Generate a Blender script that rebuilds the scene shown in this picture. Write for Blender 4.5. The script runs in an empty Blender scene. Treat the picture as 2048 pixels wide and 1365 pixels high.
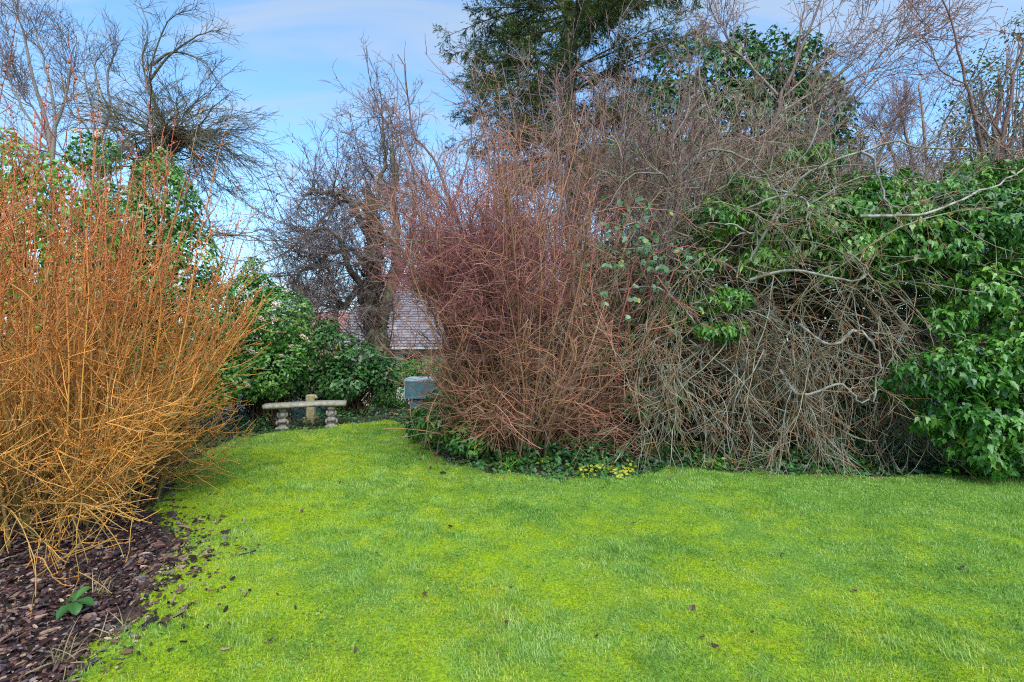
import bpy, math
import numpy as np

R = math.radians
SC = bpy.context.scene
COL = SC.collection

# ------------------------------------------------------------------ camera
CAM_H = 1.5
FPX = 1000.0
cam_d = bpy.data.cameras.new("camera")
cam = bpy.data.objects.new("camera", cam_d)
COL.objects.link(cam)
cam.location = (0, 0, CAM_H)
cam.rotation_euler = (R(90), 0, 0)
cam_d.sensor_width = 36.0
cam_d.lens = FPX / 2048 * 36.0
cam_d.clip_end = 2000
cam_d.clip_start = 0.05
SC.camera = cam

# ------------------------------------------------------------------ light
SUN_EL, SUN_AZ = 50, 168          # azimuth clockwise from +Y (behind the camera, a little right)
SC.view_settings.view_transform = 'Standard'
SC.view_settings.look = 'None'
SC.view_settings.gamma = 1
SC.view_settings.exposure = 1.62
SKY_STRENGTH = 0.15

world = bpy.data.worlds.new("World")
SC.world = world
world.use_nodes = True
wn, wl = world.node_tree.nodes, world.node_tree.links
wn.clear()
w_out = wn.new("ShaderNodeOutputWorld")
w_bg = wn.new("ShaderNodeBackground")
w_bg.inputs["Strength"].default_value = SKY_STRENGTH
sky = wn.new("ShaderNodeTexSky")
sky.sky_type = 'NISHITA'
sky.sun_disc = False
sky.sun_elevation = R(SUN_EL)
sky.sun_rotation = R(SUN_AZ)
sky.air_density = 1.0
sky.dust_density = 0.6
sky.ozone_density = 1.5
tc = wn.new("ShaderNodeTexCoord")
sep = wn.new("ShaderNodeSeparateXYZ")
wl.new(tc.outputs["Generated"], sep.inputs[0])
zadd = wn.new("ShaderNodeMath"); zadd.operation = 'ADD'; zadd.inputs[1].default_value = 0.22
wl.new(sep.outputs["Z"], zadd.inputs[0])
zmax = wn.new("ShaderNodeMath"); zmax.operation = 'MAXIMUM'; zmax.inputs[1].default_value = 0.05
wl.new(zadd.outputs[0], zmax.inputs[0])
dx = wn.new("ShaderNodeMath"); dx.operation = 'DIVIDE'
dy = wn.new("ShaderNodeMath"); dy.operation = 'DIVIDE'
wl.new(sep.outputs["X"], dx.inputs[0]); wl.new(zmax.outputs[0], dx.inputs[1])
wl.new(sep.outputs["Y"], dy.inputs[0]); wl.new(zmax.outputs[0], dy.inputs[1])
comb = wn.new("ShaderNodeCombineXYZ")
wl.new(dx.outputs[0], comb.inputs[0]); wl.new(dy.outputs[0], comb.inputs[1])
mapn = wn.new("ShaderNodeMapping")
mapn.inputs["Rotation"].default_value = (0, 0, R(-35))
mapn.inputs["Scale"].default_value = (0.9, 2.8, 1)
mapn.inputs["Location"].default_value = (3.1, 1.7, 0)
wl.new(comb.outputs[0], mapn.inputs[0])
cn = wn.new("ShaderNodeTexNoise")
cn.inputs["Scale"].default_value = 1.5
cn.inputs["Detail"].default_value = 7
cn.inputs["Roughness"].default_value = 0.56
cn.inputs["Distortion"].default_value = 0.9
wl.new(mapn.outputs[0], cn.inputs["Vector"])
cr = wn.new("ShaderNodeMapRange")
cr.interpolation_type = 'SMOOTHSTEP'
cr.inputs["From Min"].default_value = 0.38
cr.inputs["From Max"].default_value = 0.72
cr.inputs["To Max"].default_value = 0.62
wl.new(cn.outputs["Fac"], cr.inputs["Value"])
# cloudier towards the horizon
hz = wn.new("ShaderNodeMapRange")
hz.interpolation_type = 'SMOOTHSTEP'
hz.inputs["From Min"].default_value = 0.0
hz.inputs["From Max"].default_value = 0.30
hz.inputs["To Min"].default_value = 0.75
hz.inputs["To Max"].default_value = 0.0
wl.new(sep.outputs["Z"], hz.inputs["Value"])
scr = wn.new("ShaderNodeMath"); scr.operation = 'MAXIMUM'
wl.new(cr.outputs[0], scr.inputs[0]); wl.new(hz.outputs[0], scr.inputs[1])
wmix = wn.new("ShaderNodeMix"); wmix.data_type = 'RGBA'
wl.new(scr.outputs[0], wmix.inputs["Factor"])
wtint = wn.new("ShaderNodeMix"); wtint.data_type = 'RGBA'; wtint.blend_type = 'MULTIPLY'
wtint.inputs[0].default_value = 1.0
wtint.inputs[7].default_value = (0.51, 0.70, 0.79, 1)
wl.new(sky.outputs[0], wtint.inputs[6])
wl.new(wtint.outputs[2], wmix.inputs[6])
wmix.inputs[7].default_value = (1.30, 1.53, 1.77, 1)
wl.new(wmix.outputs[2], w_bg.inputs["Color"])
wl.new(w_bg.outputs[0], w_out.inputs[0])

sun_d = bpy.data.lights.new("sun", 'SUN')
sun_d.energy = 1.8
sun_d.angle = R(50)
sun_d.color = (1.0, 0.96, 0.90)
sun = bpy.data.objects.new("sun", sun_d)
COL.objects.link(sun)
_a = R(SUN_AZ)
from mathutils import Vector
_dir = Vector((math.sin(_a) * math.cos(R(SUN_EL)), math.cos(_a) * math.cos(R(SUN_EL)), math.sin(R(SUN_EL))))
sun.rotation_euler = _dir.to_track_quat('Z', 'Y').to_euler()

cy = SC.cycles
cy.max_bounces = 7
cy.diffuse_bounces = 4
cy.glossy_bounces = 2
cy.transmission_bounces = 3
cy.caustics_reflective = False
cy.caustics_refractive = False
cy.filter_width = 1.15
cy.use_denoising = False

# ------------------------------------------------------------------ helpers
rng = np.random.default_rng(11)


def W(px, py, d):
    """a point seen at photo pixel px, py at distance d, as a real place in the garden"""
    return np.array([(px - 1024) / FPX * d, d, CAM_H - (py - 682) / FPX * d])


def norm(v):
    return v / np.maximum(np.linalg.norm(v, axis=-1, keepdims=True), 1e-9)


def hash2(ix, iy, seed):
    h = (ix.astype(np.int64) * 374761393 + iy.astype(np.int64) * 668265263 + seed * 982451653) & 0x7fffffff
    h = ((h ^ (h >> 13)) * 1274126177) & 0x7fffffff
    return ((h ^ (h >> 16)) & 0xffff) / 65535.0


def vnoise(x, y, s, seed=0):
    x, y = np.asarray(x) / s, np.asarray(y) / s
    ix, iy = np.floor(x), np.floor(y)
    fx, fy = x - ix, y - iy
    fx, fy = fx * fx * (3 - 2 * fx), fy * fy * (3 - 2 * fy)
    a = hash2(ix, iy, seed); b = hash2(ix + 1, iy, seed)
    c = hash2(ix, iy + 1, seed); d = hash2(ix + 1, iy + 1, seed)
    return (a * (1 - fx) + b * fx) * (1 - fy) + (c * (1 - fx) + d * fx) * fy


class MB:
    """collects vertices, quads and triangles and links them as ONE mesh object"""

    def __init__(self):
        self.v, self.q, self.t, self.c, self.n = [], [], [], [], 0

    def add(self, v, quads=None, tris=None, tint=None):
        v = np.asarray(v, dtype=np.float32).reshape(-1, 3)
        if quads is not None and len(quads):
            self.q.append(np.asarray(quads, dtype=np.int64).reshape(-1, 4) + self.n)
        if tris is not None and len(tris):
            self.t.append(np.asarray(tris, dtype=np.int64).reshape(-1, 3) + self.n)
        if tint is None:
            tint = np.full((len(v), 3), 0.5)
        tint = np.broadcast_to(np.asarray(tint, dtype=np.float32), (len(v), 3))
        self.v.append(v); self.c.append(tint)
        self.n += len(v)

    def build(self, name, mat, parent=None, flat=False):
        me = bpy.data.meshes.new(name)
        v = np.concatenate(self.v)
        q = np.concatenate(self.q) if self.q else np.zeros((0, 4), np.int64)
        t = np.concatenate(self.t) if self.t else np.zeros((0, 3), np.int64)
        me.vertices.add(len(v))
        me.vertices.foreach_set("co", v.ravel())
        loops = np.concatenate([q.ravel(), t.ravel()]).astype(np.int32)
        me.loops.add(len(loops))
        me.loops.foreach_set("vertex_index", loops)
        starts = np.concatenate([np.arange(len(q)) * 4, len(q) * 4 + np.arange(len(t)) * 3]).astype(np.int32)
        me.polygons.add(len(starts))
        me.polygons.foreach_set("loop_start", starts)
        me.update(calc_edges=True)
        at = me.attributes.new("tint", 'FLOAT_COLOR', 'POINT')
        c = np.ones((len(v), 4), np.float32)
        c[:, :3] = np.concatenate(self.c)
        at.data.foreach_set("color", c.ravel())
        if flat:
            me.polygons.foreach_set("use_smooth", np.zeros(len(starts), bool))
        else:
            me.polygons.foreach_set("use_smooth", np.ones(len(starts), bool))
        me.materials.append(mat)
        o = bpy.data.objects.new(name, me)
        COL.objects.link(o)
        if parent is not None:
            o.parent = parent
            o.matrix_parent_inverse = parent.matrix_basis.inverted()
        return o


def thing(name, label, cat, loc=(0, 0, 0), group=None):
    o = bpy.data.objects.new(name, None)
    COL.objects.link(o)
    o.empty_display_size = 0.1
    o.location = [float(a) for a in loc]
    return tag(o, label, cat, group)


def tag(o, label, cat, group=None):
    o["label"] = label
    o["category"] = cat
    if group:
        o["group"] = group
    return o


def kind(o, k):
    o["kind"] = k
    return o


def tubes(mb, P, r0, r1, sides=3, tint=None, power=1.0):
    """N polylines P [N,n,3] as tapered tubes"""
    if len(P) == 0:
        return
    N, n = P.shape[:2]
    T = np.empty_like(P)
    T[:, 1:-1] = P[:, 2:] - P[:, :-2]
    T[:, 0] = P[:, 1] - P[:, 0]
    T[:, -1] = P[:, -1] - P[:, -2]
    T = norm(T)
    mean = norm(P[:, -1] - P[:, 0] + 1e-6)
    ref = np.zeros((N, 3)); ref[np.arange(N), np.argmin(np.abs(mean), axis=1)] = 1
    U = norm(np.cross(T, ref[:, None, :]))
    V = np.cross(T, U)
    s = np.linspace(0, 1, n) ** power
    r0 = np.broadcast_to(np.asarray(r0, float), (N,))[:, None]
    r1 = np.broadcast_to(np.asarray(r1, float), (N,))[:, None]
    rad = r0 * (1 - s) + r1 * s
    a = np.arange(sides) / sides * 2 * np.pi
    ring = U[:, :, None, :] * np.cos(a)[None, None, :, None] + V[:, :, None, :] * np.sin(a)[None, None, :, None]
    v = P[:, :, None, :] + ring * rad[:, :, None, None]
    i = np.arange(n - 1)[:, None] * sides
    k = np.arange(sides)[None, :]
    k2 = (k + 1) % sides
    q = np.stack([i + k, i + k2, i + sides + k2, i + sides + k], axis=-1).reshape(-1, 4)
    q = (q[None] + (np.arange(N) * n * sides)[:, None, None]).reshape(-1, 4)
    if tint is None:
        tint = np.zeros((N, n, 3)); tint[..., 0] = rng.random((N, 1)); tint[..., 1] = np.linspace(0, 1, n)
    tt = np.repeat(tint[:, :, None, :], sides, axis=2).reshape(-1, 3)
    mb.add(v.reshape(-1, 3), quads=q, tint=tt)


def tint_of(P, g0=0.0, g1=1.0, b=0.5):
    N, n = P.shape[:2]
    t = np.zeros((N, n, 3))
    t[..., 0] = rng.random((N, 1))
    g0 = np.broadcast_to(np.asarray(g0, float), (N,))[:, None]
    g1 = np.broadcast_to(np.asarray(g1, float), (N,))[:, None]
    s = np.linspace(0, 1, n)[None]
    t[..., 1] = g0 * (1 - s) + g1 * s
    t[..., 2] = b
    return t


def grow(P0, D0, L, n, wander=0.12, trop=(0, 0, 0), curl=0.0):
    N = len(P0)
    D = norm(np.asarray(D0, float))
    L = np.broadcast_to(np.asarray(L, float), (N,))
    trop = np.asarray(trop, float)
    step = (L / (n - 1))[:, None]
    P = np.empty((N, n, 3)); P[:, 0] = P0
    drift = rng.normal(0, 1, (N, 3)) * curl
    for i in range(1, n):
        D = norm(D + rng.normal(0, wander, (N, 3)) + trop + drift)
        P[:, i] = P[:, i - 1] + D * step
    return P


def resample(P, n):
    k = P.shape[1]
    f = np.linspace(0, k - 1.001, n); i = f.astype(int); w = (f - i)[None, :, None]
    return P[:, i] * (1 - w) + P[:, i + 1] * w


def cat(*Ps):
    n = max(p.shape[1] for p in Ps)
    return np.concatenate([resample(p, n) for p in Ps])


def sprout(P, m, t=(0.1, 1.0), ang=(45, 14), L=(0.3, 0.6), n=5, wander=0.12, trop=(0, 0, 0), lpow=0.0, curl=0.0, keep=None):
    N, k = P.shape[:2]
    tt = rng.uniform(t[0], t[1], (N, m)).ravel()
    par = np.repeat(np.arange(N), m)
    f = np.clip(tt * (k - 1), 0, k - 1.001)
    i0 = f.astype(int)
    w = (f - i0)[:, None]
    pos = P[par, i0] * (1 - w) + P[par, i0 + 1] * w
    T = norm(P[par, i0 + 1] - P[par, i0])
    rv = rng.normal(0, 1, T.shape)
    perp = norm(rv - (rv * T).sum(1, keepdims=True) * T)
    a = np.radians(rng.normal(ang[0], ang[1], len(tt)))[:, None]
    D = np.cos(a) * T + np.sin(a) * perp
    Ls = rng.uniform(L[0], L[1], len(tt)) * (1 - lpow * tt)
    if keep is not None:
        m_ = keep(pos)
        pos, D, Ls = pos[m_], D[m_], Ls[m_]
    return grow(pos, D, Ls, n, wander, trop, curl)


def poly(pts, n, jitter=0.0):
    """smooth curve through the points, n samples"""
    p = np.asarray(pts, float)
    k = len(p)
    e = np.vstack([2 * p[0] - p[1], p, 2 * p[-1] - p[-2]])
    u = np.linspace(0, k - 1 - 1e-6, n)
    i = u.astype(int)
    f = (u - i)[:, None]
    a, b, c, d = e[i], e[i + 1], e[i + 2], e[i + 3]
    out = 0.5 * ((2 * b) + (c - a) * f + (2 * a - 5 * b + 4 * c - d) * f ** 2 + (3 * b - a - 3 * c + d) * f ** 3)
    if jitter:
        out = out + rng.normal(0, jitter, out.shape) * np.linspace(0, 1, n)[:, None]
    return out


def fork(base, n, rad, tilt, L, npts, wander, trop, az=(0, 360), tpow=1.0):
    """n stems from a disc of radius rad about base; tilt (lo,hi) degrees off vertical, the outer ones tilting more"""
    u = rng.random(n) ** tpow
    a = np.radians(rng.uniform(az[0], az[1], n))
    th = np.radians(tilt[0] + (tilt[1] - tilt[0]) * u)
    out = np.stack([np.cos(a), np.sin(a), np.zeros(n)], 1)
    P0 = np.asarray(base) + out * (rad * np.sqrt(u))[:, None] + rng.normal(0, rad * 0.12, (n, 3)) * [1, 1, 0]
    D = out * np.sin(th)[:, None] + np.array([0, 0, 1]) * np.cos(th)[:, None]
    Ls = (L[0] + (L[1] - L[0]) * u) * rng.uniform(0.78, 1.08, n)
    return grow(P0, D, Ls, npts, wander, trop), u


OCT_V = np.array([[1, 0, 0], [0, 1, 0], [-1, 0, 0], [0, -1, 0], [0, 0, 1.5], [0, 0, -1]], float)
OCT_T = np.array([[0, 1, 4], [1, 2, 4], [2, 3, 4], [3, 0, 4], [1, 0, 5], [2, 1, 5], [3, 2, 5], [0, 3, 5]])


def buds(mb, pos, size, tint_g=1.0):
    N = len(pos)
    s = (np.broadcast_to(np.asarray(size, float), (N,)) * rng.uniform(0.7, 1.3, N))[:, None, None]
    v = pos[:, None, :] + OCT_V[None] * s * rng.uniform(0.7, 1.2, (N, 1, 3))
    t = (OCT_T[None] + (np.arange(N) * 6)[:, None, None]).reshape(-1, 3)
    c = np.zeros((N, 6, 3)); c[..., 0] = rng.random((N, 1)); c[..., 1] = tint_g
    mb.add(v.reshape(-1, 3), tris=t, tint=c.reshape(-1, 3))


def along(P, m, t=(0.2, 1.0)):
    if isinstance(P, (list, tuple)):
        r = [along(p, m, t) for p in P]
        return np.concatenate([a[0] for a in r]), np.concatenate([a[1] for a in r])
    N, k = P.shape[:2]
    tt = rng.uniform(t[0], t[1], (N, m)).ravel()
    par = np.repeat(np.arange(N), m)
    f = np.clip(tt * (k - 1), 0, k - 1.001)
    i0 = f.astype(int)
    w = (f - i0)[:, None]
    pos = P[par, i0] * (1 - w) + P[par, i0 + 1] * w
    return pos, norm(P[par, i0 + 1] - P[par, i0])


# leaf shapes: x across, y along, z up from the blade
LEAF_OVAL = (np.array([[0, 0, 0], [0, .35, -.03], [0, .7, -.05], [0, 1, -.16], [-.23, .33, .05], [-.19, .7, .0], [.23, .33, .05], [.19, .7, .0]], float),
             [[1, 2, 5, 4], [1, 6, 7, 2]], [[0, 1, 4], [0, 6, 1], [2, 3, 5], [2, 7, 3]])
LEAF_LONG = (np.array([[0, 0, 0], [0, .4, .03], [0, .75, -.02], [0, 1, -.2], [-.12, .4, .06], [-.09, .75, .0], [.12, .4, .06], [.09, .75, .0]], float),
             [[1, 2, 5, 4], [1, 6, 7, 2]], [[0, 1, 4], [0, 6, 1], [2, 3, 5], [2, 7, 3]])
_iv = [[0, .38, -.03], [0, 0, 0], [.22, -.06, .03], [.30, .14, .06], [.40, .32, -.02], [.23, .52, .06], [0, 1.05, -.20], [-.23, .52, .06], [-.40, .32, -.02], [-.30, .14, .06], [-.22, -.06, .03]]
LEAF_IVY = (np.array(_iv, float), [], [[0, i, i + 1] for i in range(1, 10)] + [[0, 10, 1]])
LEAF_QUAD = (np.array([[0, 0, 0], [.5, .45, .06], [0, 1, -.1], [-.5, .45, .06]], float), [[0, 1, 2, 3]], [])
LEAF_CLUMP = (np.array([[-.16, 0, 0], [.16, 0, 0], [.34, .6, .05], [0, 1, -.05], [-.34, .6, .05]], float), [[0, 1, 2, 4]], [[2, 3, 4]])


def leaves(mb, pos, axis, nrm, size, shape, g=None, wide=1.0):
    v, q, t = shape
    N, k = len(pos), len(v)
    y = norm(axis)
    x = norm(np.cross(y, nrm))
    z = np.cross(x, y)
    s = np.broadcast_to(np.asarray(size, float), (N,))[:, None, None]
    jit = 1 + rng.normal(0, 0.10, (N, k, 1))
    bend = rng.normal(1.0, 0.9, (N, 1, 1))
    vv = np.repeat(v[None], N, 0) * jit
    p = pos[:, None, :] + s * (x[:, None, :] * vv[:, :, 0:1] * wide + y[:, None, :] * vv[:, :, 1:2] + z[:, None, :] * vv[:, :, 2:3] * bend)
    off = (np.arange(N) * k)[:, None, None]
    qq = (np.asarray(q)[None] + off).reshape(-1, 4) if len(q) else None
    tt = (np.asarray(t)[None] + off).reshape(-1, 3) if len(t) else None
    c = np.zeros((N, k, 3))
    tone = 0.62 * rng.random(N) + 0.62 * vnoise(pos[:, 0] + 0.6 * pos[:, 1], pos[:, 2] + 0.4 * pos[:, 1], 0.32, 77) - 0.12
    c[..., 0] = np.clip(tone, 0, 1)[:, None]
    c[..., 1] = (rng.random(N) if g is None else g)[:, None]
    c[..., 2] = v[None, :, 1]
    mb.add(p.reshape(-1, 3), quads=qq, tris=tt, tint=c.reshape(-1, 3))


UP = np.array([0, 0, 1.0])


def blob_points(blobs, dens, lump=0.22, nb=26, shell=(0.82, 1.04), back=0.35, floor=None):
    """points and outward normals over lumpy crowns; blobs: (centre, rx, ry, rz)"""
    PP, NN = [], []
    for c, rx, ry, rz in blobs:
        r = np.array([rx, ry, rz])
        area = 4 * np.pi * ((rx * ry) ** 1.6 / 3 + (rx * rz) ** 1.6 / 3 + (ry * rz) ** 1.6 / 3) ** (1 / 1.6)
        n = int(area * dens)
        d = norm(rng.normal(0, 1, (n, 3)))
        bd = norm(rng.normal(0, 1, (nb, 3)))
        ca = d @ bd.T
        w = np.exp(-(1 - ca) * 16)
        h = w.max(1)
        keep = (rng.random(n) < 0.30 + 0.8 * h) & ((d[:, 1] < 0.25) | (rng.random(n) < back))
        d, h = d[keep], h[keep]
        rr = rng.uniform(shell[0], shell[1], len(d)) * (1 - lump * 0.6 + lump * 1.2 * h)
        p = np.asarray(c) + d * r * rr[:, None]
        if floor is not None:
            ok = p[:, 2] > floor
            p, d = p[ok], d[ok]
        PP.append(p); NN.append(norm(d / r))
    return np.concatenate(PP), np.concatenate(NN)


def blob_foliage(mb, blobs, dens, size, shape, droop=0.6, upn=0.5, rand=0.45, wide=1.0, gfun=None, **kw):
    p, o = blob_points(blobs, dens, **kw)
    nrm = norm(o + UP * upn + rng.normal(0, rand, o.shape))
    ax = o * 0.6 - UP * droop + rng.normal(0, 0.55, o.shape)
    ax = ax - (ax * nrm).sum(1, keepdims=True) * nrm * 0.85
    s = rng.uniform(size[0], size[1], len(p))
    leaves(mb, p, ax, nrm, s, shape, wide=wide, g=None if gfun is None else gfun(p))
    return p, o


def blob_stems(mb, base, blobs, n, r=(0.02, 0.004), wander=0.05):
    """stems from the plant's foot out into its crown"""
    for c, rx, ry, rz in blobs:
        d = norm(rng.normal(0, 1, (n, 3)))
        tip = np.asarray(c) + d * np.array([rx, ry, rz]) * 0.85
        b = np.asarray(base) + rng.normal(0, 0.18, (n, 3)) * [1, 1, 0]
        s = np.linspace(0, 1, 8)[None, :, None]
        mid = (b + tip) / 2 + np.array([0, 0, 0.15]) + (np.asarray(c) - b) * 0.1
        P = b[:, None] * (1 - s) ** 2 + 2 * mid[:, None] * s * (1 - s) + tip[:, None] * s ** 2
        P = P + rng.normal(0, wander * 0.5, P.shape) * s
        tubes(mb, P, r[0], r[1], 4)


# ------------------------------------------------------------------ materials
def new_mat(name):
    m = bpy.data.materials.new(name)
    m.use_nodes = True
    n = m.node_tree.nodes
    l = m.node_tree.links
    b = n["Principled BSDF"]
    return m, n, l, b


def ramp(n, l, fac, cols):
    r = n.new("ShaderNodeValToRGB")
    e = r.color_ramp.elements
    while len(e) < len(cols):
        e.new(0.5)
    for i, (p, c) in enumerate(cols):
        e[i].position = p
        e[i].color = (*c, 1)
    l.new(fac, r.inputs[0])
    return r.outputs[0]


def mixc(n, l, fac, a, b, mode='MIX'):
    m = n.new("ShaderNodeMix")
    m.data_type = 'RGBA'
    m.blend_type = mode
    for s, v in ((m.inputs[0], fac), (m.inputs[6], a), (m.inputs[7], b)):
        if hasattr(v, "is_linked"):
            l.new(v, s)
        elif isinstance(v, tuple):
            s.default_value = (*v, 1)
        else:
            s.default_value = v
    return m.outputs[2]


def tint_nodes(n, l):
    a = n.new("ShaderNodeAttribute")
    a.attribute_name = "tint"
    s = n.new("ShaderNodeSeparateColor")
    l.new(a.outputs["Color"], s.inputs[0])
    return s.outputs[0], s.outputs[1], s.outputs[2]


def noise(n, l, scale, detail=3, rough=0.55, coord=None):
    t = n.new("ShaderNodeTexNoise")
    t.inputs["Scale"].default_value = scale
    t.inputs["Detail"].default_value = detail
    t.inputs["Roughness"].default_value = rough
    if coord is None:
        g = n.new("ShaderNodeNewGeometry")
        coord = g.outputs["Position"]
    l.new(coord, t.inputs["Vector"])
    return t.outputs["Fac"]


def bark(name, low, tip, spread=0.35, spots=None, spot_scale=18, rough=0.75, old=None, old_share=0.3):
    """a twig or bark colour that runs from low to tip along the shoot, each shoot a little lighter or darker; spots = lichen"""
    m, n, l, b = new_mat(name)
    tr, tg, tb = tint_nodes(n, l)
    c = ramp(n, l, tg, low if isinstance(low, list) else [(0.0, low), (1.0, tip)])
    v = ramp(n, l, tr, [(0, (1 - spread,) * 3), (1, (1 + spread,) * 3)])
    c = mixc(n, l, 1.0, c, v, 'MULTIPLY')
    if old:
        # some shoots are older or dead wood, of a colour of their own
        wn_ = n.new("ShaderNodeTexWhiteNoise"); wn_.noise_dimensions = '1D'
        l.new(tr, wn_.inputs["W"])
        f = ramp(n, l, wn_.outputs["Value"], [(1 - old_share - 0.1, (0, 0, 0)), (1 - old_share + 0.1, (0.85, 0.85, 0.85))])
        c = mixc(n, l, f, c, old)
    if spots:
        f = ramp(n, l, noise(n, l, spot_scale, 4), [(0.46, (0, 0, 0)), (0.58, (1, 1, 1))])
        c = mixc(n, l, f, c, spots)
    l.new(c, b.inputs["Base Color"])
    b.inputs["Roughness"].default_value = rough
    b.inputs["Specular IOR Level"].default_value = 0.3
    return m


def leaf_mat(name, cols, gloss=0.35, trans=0.22, odd=None, odd_at=0.96, spec=0.5):
    m, n, l, b = new_mat(name)
    tr, tg, tb = tint_nodes(n, l)
    c = ramp(n, l, tr, cols)
    if odd:
        f = ramp(n, l, tg, [(odd_at, (0, 0, 0)), (min(odd_at + 0.02, 1), (1, 1, 1))])
        c = mixc(n, l, f, c, odd)
    l.new(c, b.inputs["Base Color"])
    b.inputs["Roughness"].default_value = gloss
    b.inputs["Specular IOR Level"].default_value = spec
    if trans > 0:
        t = n.new("ShaderNodeBsdfTranslucent")
        c2 = mixc(n, l, 1.0, c, (1.3, 1.35, 0.6), 'MULTIPLY')
        l.new(c2, t.inputs["Color"])
        ms = n.new("ShaderNodeMixShader")
        ms.inputs[0].default_value = trans
        l.new(b.outputs[0], ms.inputs[1]); l.new(t.outputs[0], ms.inputs[2])
        l.new(ms.outputs[0], n["Material Output"].inputs[0])
    return m


def plain(name, col, rough=0.7, nscale=None, var=0.3, bump=0.0, bscale=40):
    m, n, l, b = new_mat(name)
    if nscale:
        f = noise(n, l, nscale, 5)
        c = ramp(n, l, f, [(0.25, tuple(x * (1 - var) for x in col)), (0.75, tuple(min(1, x * (1 + var)) for x in col))])
        l.new(c, b.inputs["Base Color"])
    else:
        b.inputs["Base Color"].default_value = (*col, 1)
    b.inputs["Roughness"].default_value = rough
    if bump:
        bn = n.new("ShaderNodeBump")
        bn.inputs["Strength"].default_value = bump
        bn.inputs["Distance"].default_value = 0.01
        l.new(noise(n, l, bscale, 5), bn.inputs["Height"])
        l.new(bn.outputs[0], b.inputs["Normal"])
    return m


# ------------------------------------------------------------------ ground
def gz(x, y):
    """the garden is level; beyond the bench it falls away towards the houses"""
    s = np.clip((np.asarray(y) - 11.0) / 8.0, 0, 1)
    return -1.25 * s * s * (3 - 2 * s)


def G(px, py):
    d = CAM_H * FPX / (py - 682)
    return ((px - 1024) / FPX * d, d)


LAWN = [(-0.9, -2.0)] + [G(*p) for p in
        [(120, 1365), (228, 1255), (262, 1205), (290, 1155), (330, 1085), (300, 1040), (311, 1010), (335, 961), (385, 918), (452, 886), (502, 874), (552, 864),
         (620, 860), (680, 852), (740, 846), (775, 840), (806, 848), (828, 867), (850, 887), (887, 914), (921, 932), (1006, 949), (1092, 958), (1194, 961),
         (1297, 951), (1348, 938), (1450, 945), (1600, 951), (1716, 952), (1900, 950), (2045, 952), (2400, 955)]] + [(10.0, 5.2), (10.0, -2.0)]
LAWN = np.array(LAWN)


def lawn_sdf(x, y):
    """distance to the lawn's edge, positive on the lawn"""
    x = np.asarray(x, float); y = np.asarray(y, float)
    a = LAWN; b = np.roll(LAWN, -1, 0)
    inside = np.zeros(x.shape, bool)
    dmin = np.full(x.shape, 1e9)
    for (x0, y0), (x1, y1) in zip(a, b):
        c = (y0 > y) != (y1 > y)
        with np.errstate(divide='ignore', invalid='ignore'):
            xi = (x1 - x0) * (y - y0) / (y1 - y0 + 1e-12) + x0
        inside ^= c & (x < xi)
        ex, ey = x1 - x0, y1 - y0
        t = np.clip(((x - x0) * ex + (y - y0) * ey) / (ex * ex + ey * ey + 1e-12), 0, 1)
        dmin = np.minimum(dmin, np.hypot(x - x0 - t * ex, y - y0 - t * ey))
    return np.where(inside, dmin, -dmin)


def moss_of(x, y):
    m = 0.22 * vnoise(x, y, 1.1, 3) + 0.26 * vnoise(x, y, 0.36, 4) + 0.30 * vnoise(x + y * .3, y, 0.11, 5) + 0.22 * vnoise(x, y + x * .4, 0.055, 6)
    # thicker moss in the near lawn and along the shaded tongue by the bed
    m = m + 0.10 * np.clip((3.6 - np.asarray(y)) / 1.6, -1, 1) + 0.22 * np.exp(-((np.asarray(x) + 2.6) / 1.1) ** 2) * np.clip((np.asarray(y) - 2.5) / 2, 0.3, 1) - 0.17 * np.clip((np.asarray(x) - 0.0) / 3, 0, 1) * np.clip((np.asarray(y) - 3.6) / 1.2, 0, 1)
    return np.clip((m - 0.36) / 0.36, 0, 1)


def lawn_z(x, y, s):
    z = 0.035 + 0.035 * (vnoise(x, y, 0.9, 8) - 0.5) + 0.014 * (vnoise(x, y, 0.22, 9) - 0.5)
    e = np.clip((s + 0.16 * (vnoise(x, y, 0.25, 21) - 0.35) * 1.3) / 0.14, -1, 1)
    return np.where(e < 1, 0.0 + (z) * e - 0.03 * (1 - e) * 0.5, z) + gz(x, y)


# ground sheet
xs = np.concatenate([np.linspace(-400, -16, 14), np.linspace(-14, 14, 57), np.linspace(16, 400, 14)])
ys = np.concatenate([np.linspace(-60, -4, 8), np.linspace(-2, 24, 66), np.linspace(26, 700, 16)])
X, Y = np.meshgrid(xs, ys)
Z = gz(X, Y)
mb = MB()
nx, ny = len(xs), len(ys)
idx = np.arange(nx * ny).reshape(ny, nx)
quads = np.stack([idx[:-1, :-1], idx[:-1, 1:], idx[1:, 1:], idx[1:, :-1]], -1).reshape(-1, 4)
mb.add(np.stack([X, Y, Z], -1).reshape(-1, 3), quads=quads)
m, n, l, b = new_mat("soil")
f = noise(n, l, 6.0, 8, 0.65)
c = ramp(n, l, f, [(0.3, (0.014, 0.010, 0.008)), (0.55, (0.045, 0.030, 0.022)), (0.75, (0.10, 0.065, 0.045))])
f2 = ramp(n, l, noise(n, l, 1.6, 5), [(0.50, (0, 0, 0)), (0.66, (1, 1, 1))])
c = mixc(n, l, f2, c, (0.045, 0.07, 0.015))
l.new(c, b.inputs["Base Color"])
b.inputs["Roughness"].default_value = 0.8
bn = n.new("ShaderNodeBump"); bn.inputs["Strength"].default_value = 0.8; bn.inputs["Distance"].default_value = 0.03
l.new(noise(n, l, 30, 6, 0.7), bn.inputs["Height"]); l.new(bn.outputs[0], b.inputs["Normal"])
kind(mb.build("ground", m), "structure")

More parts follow.
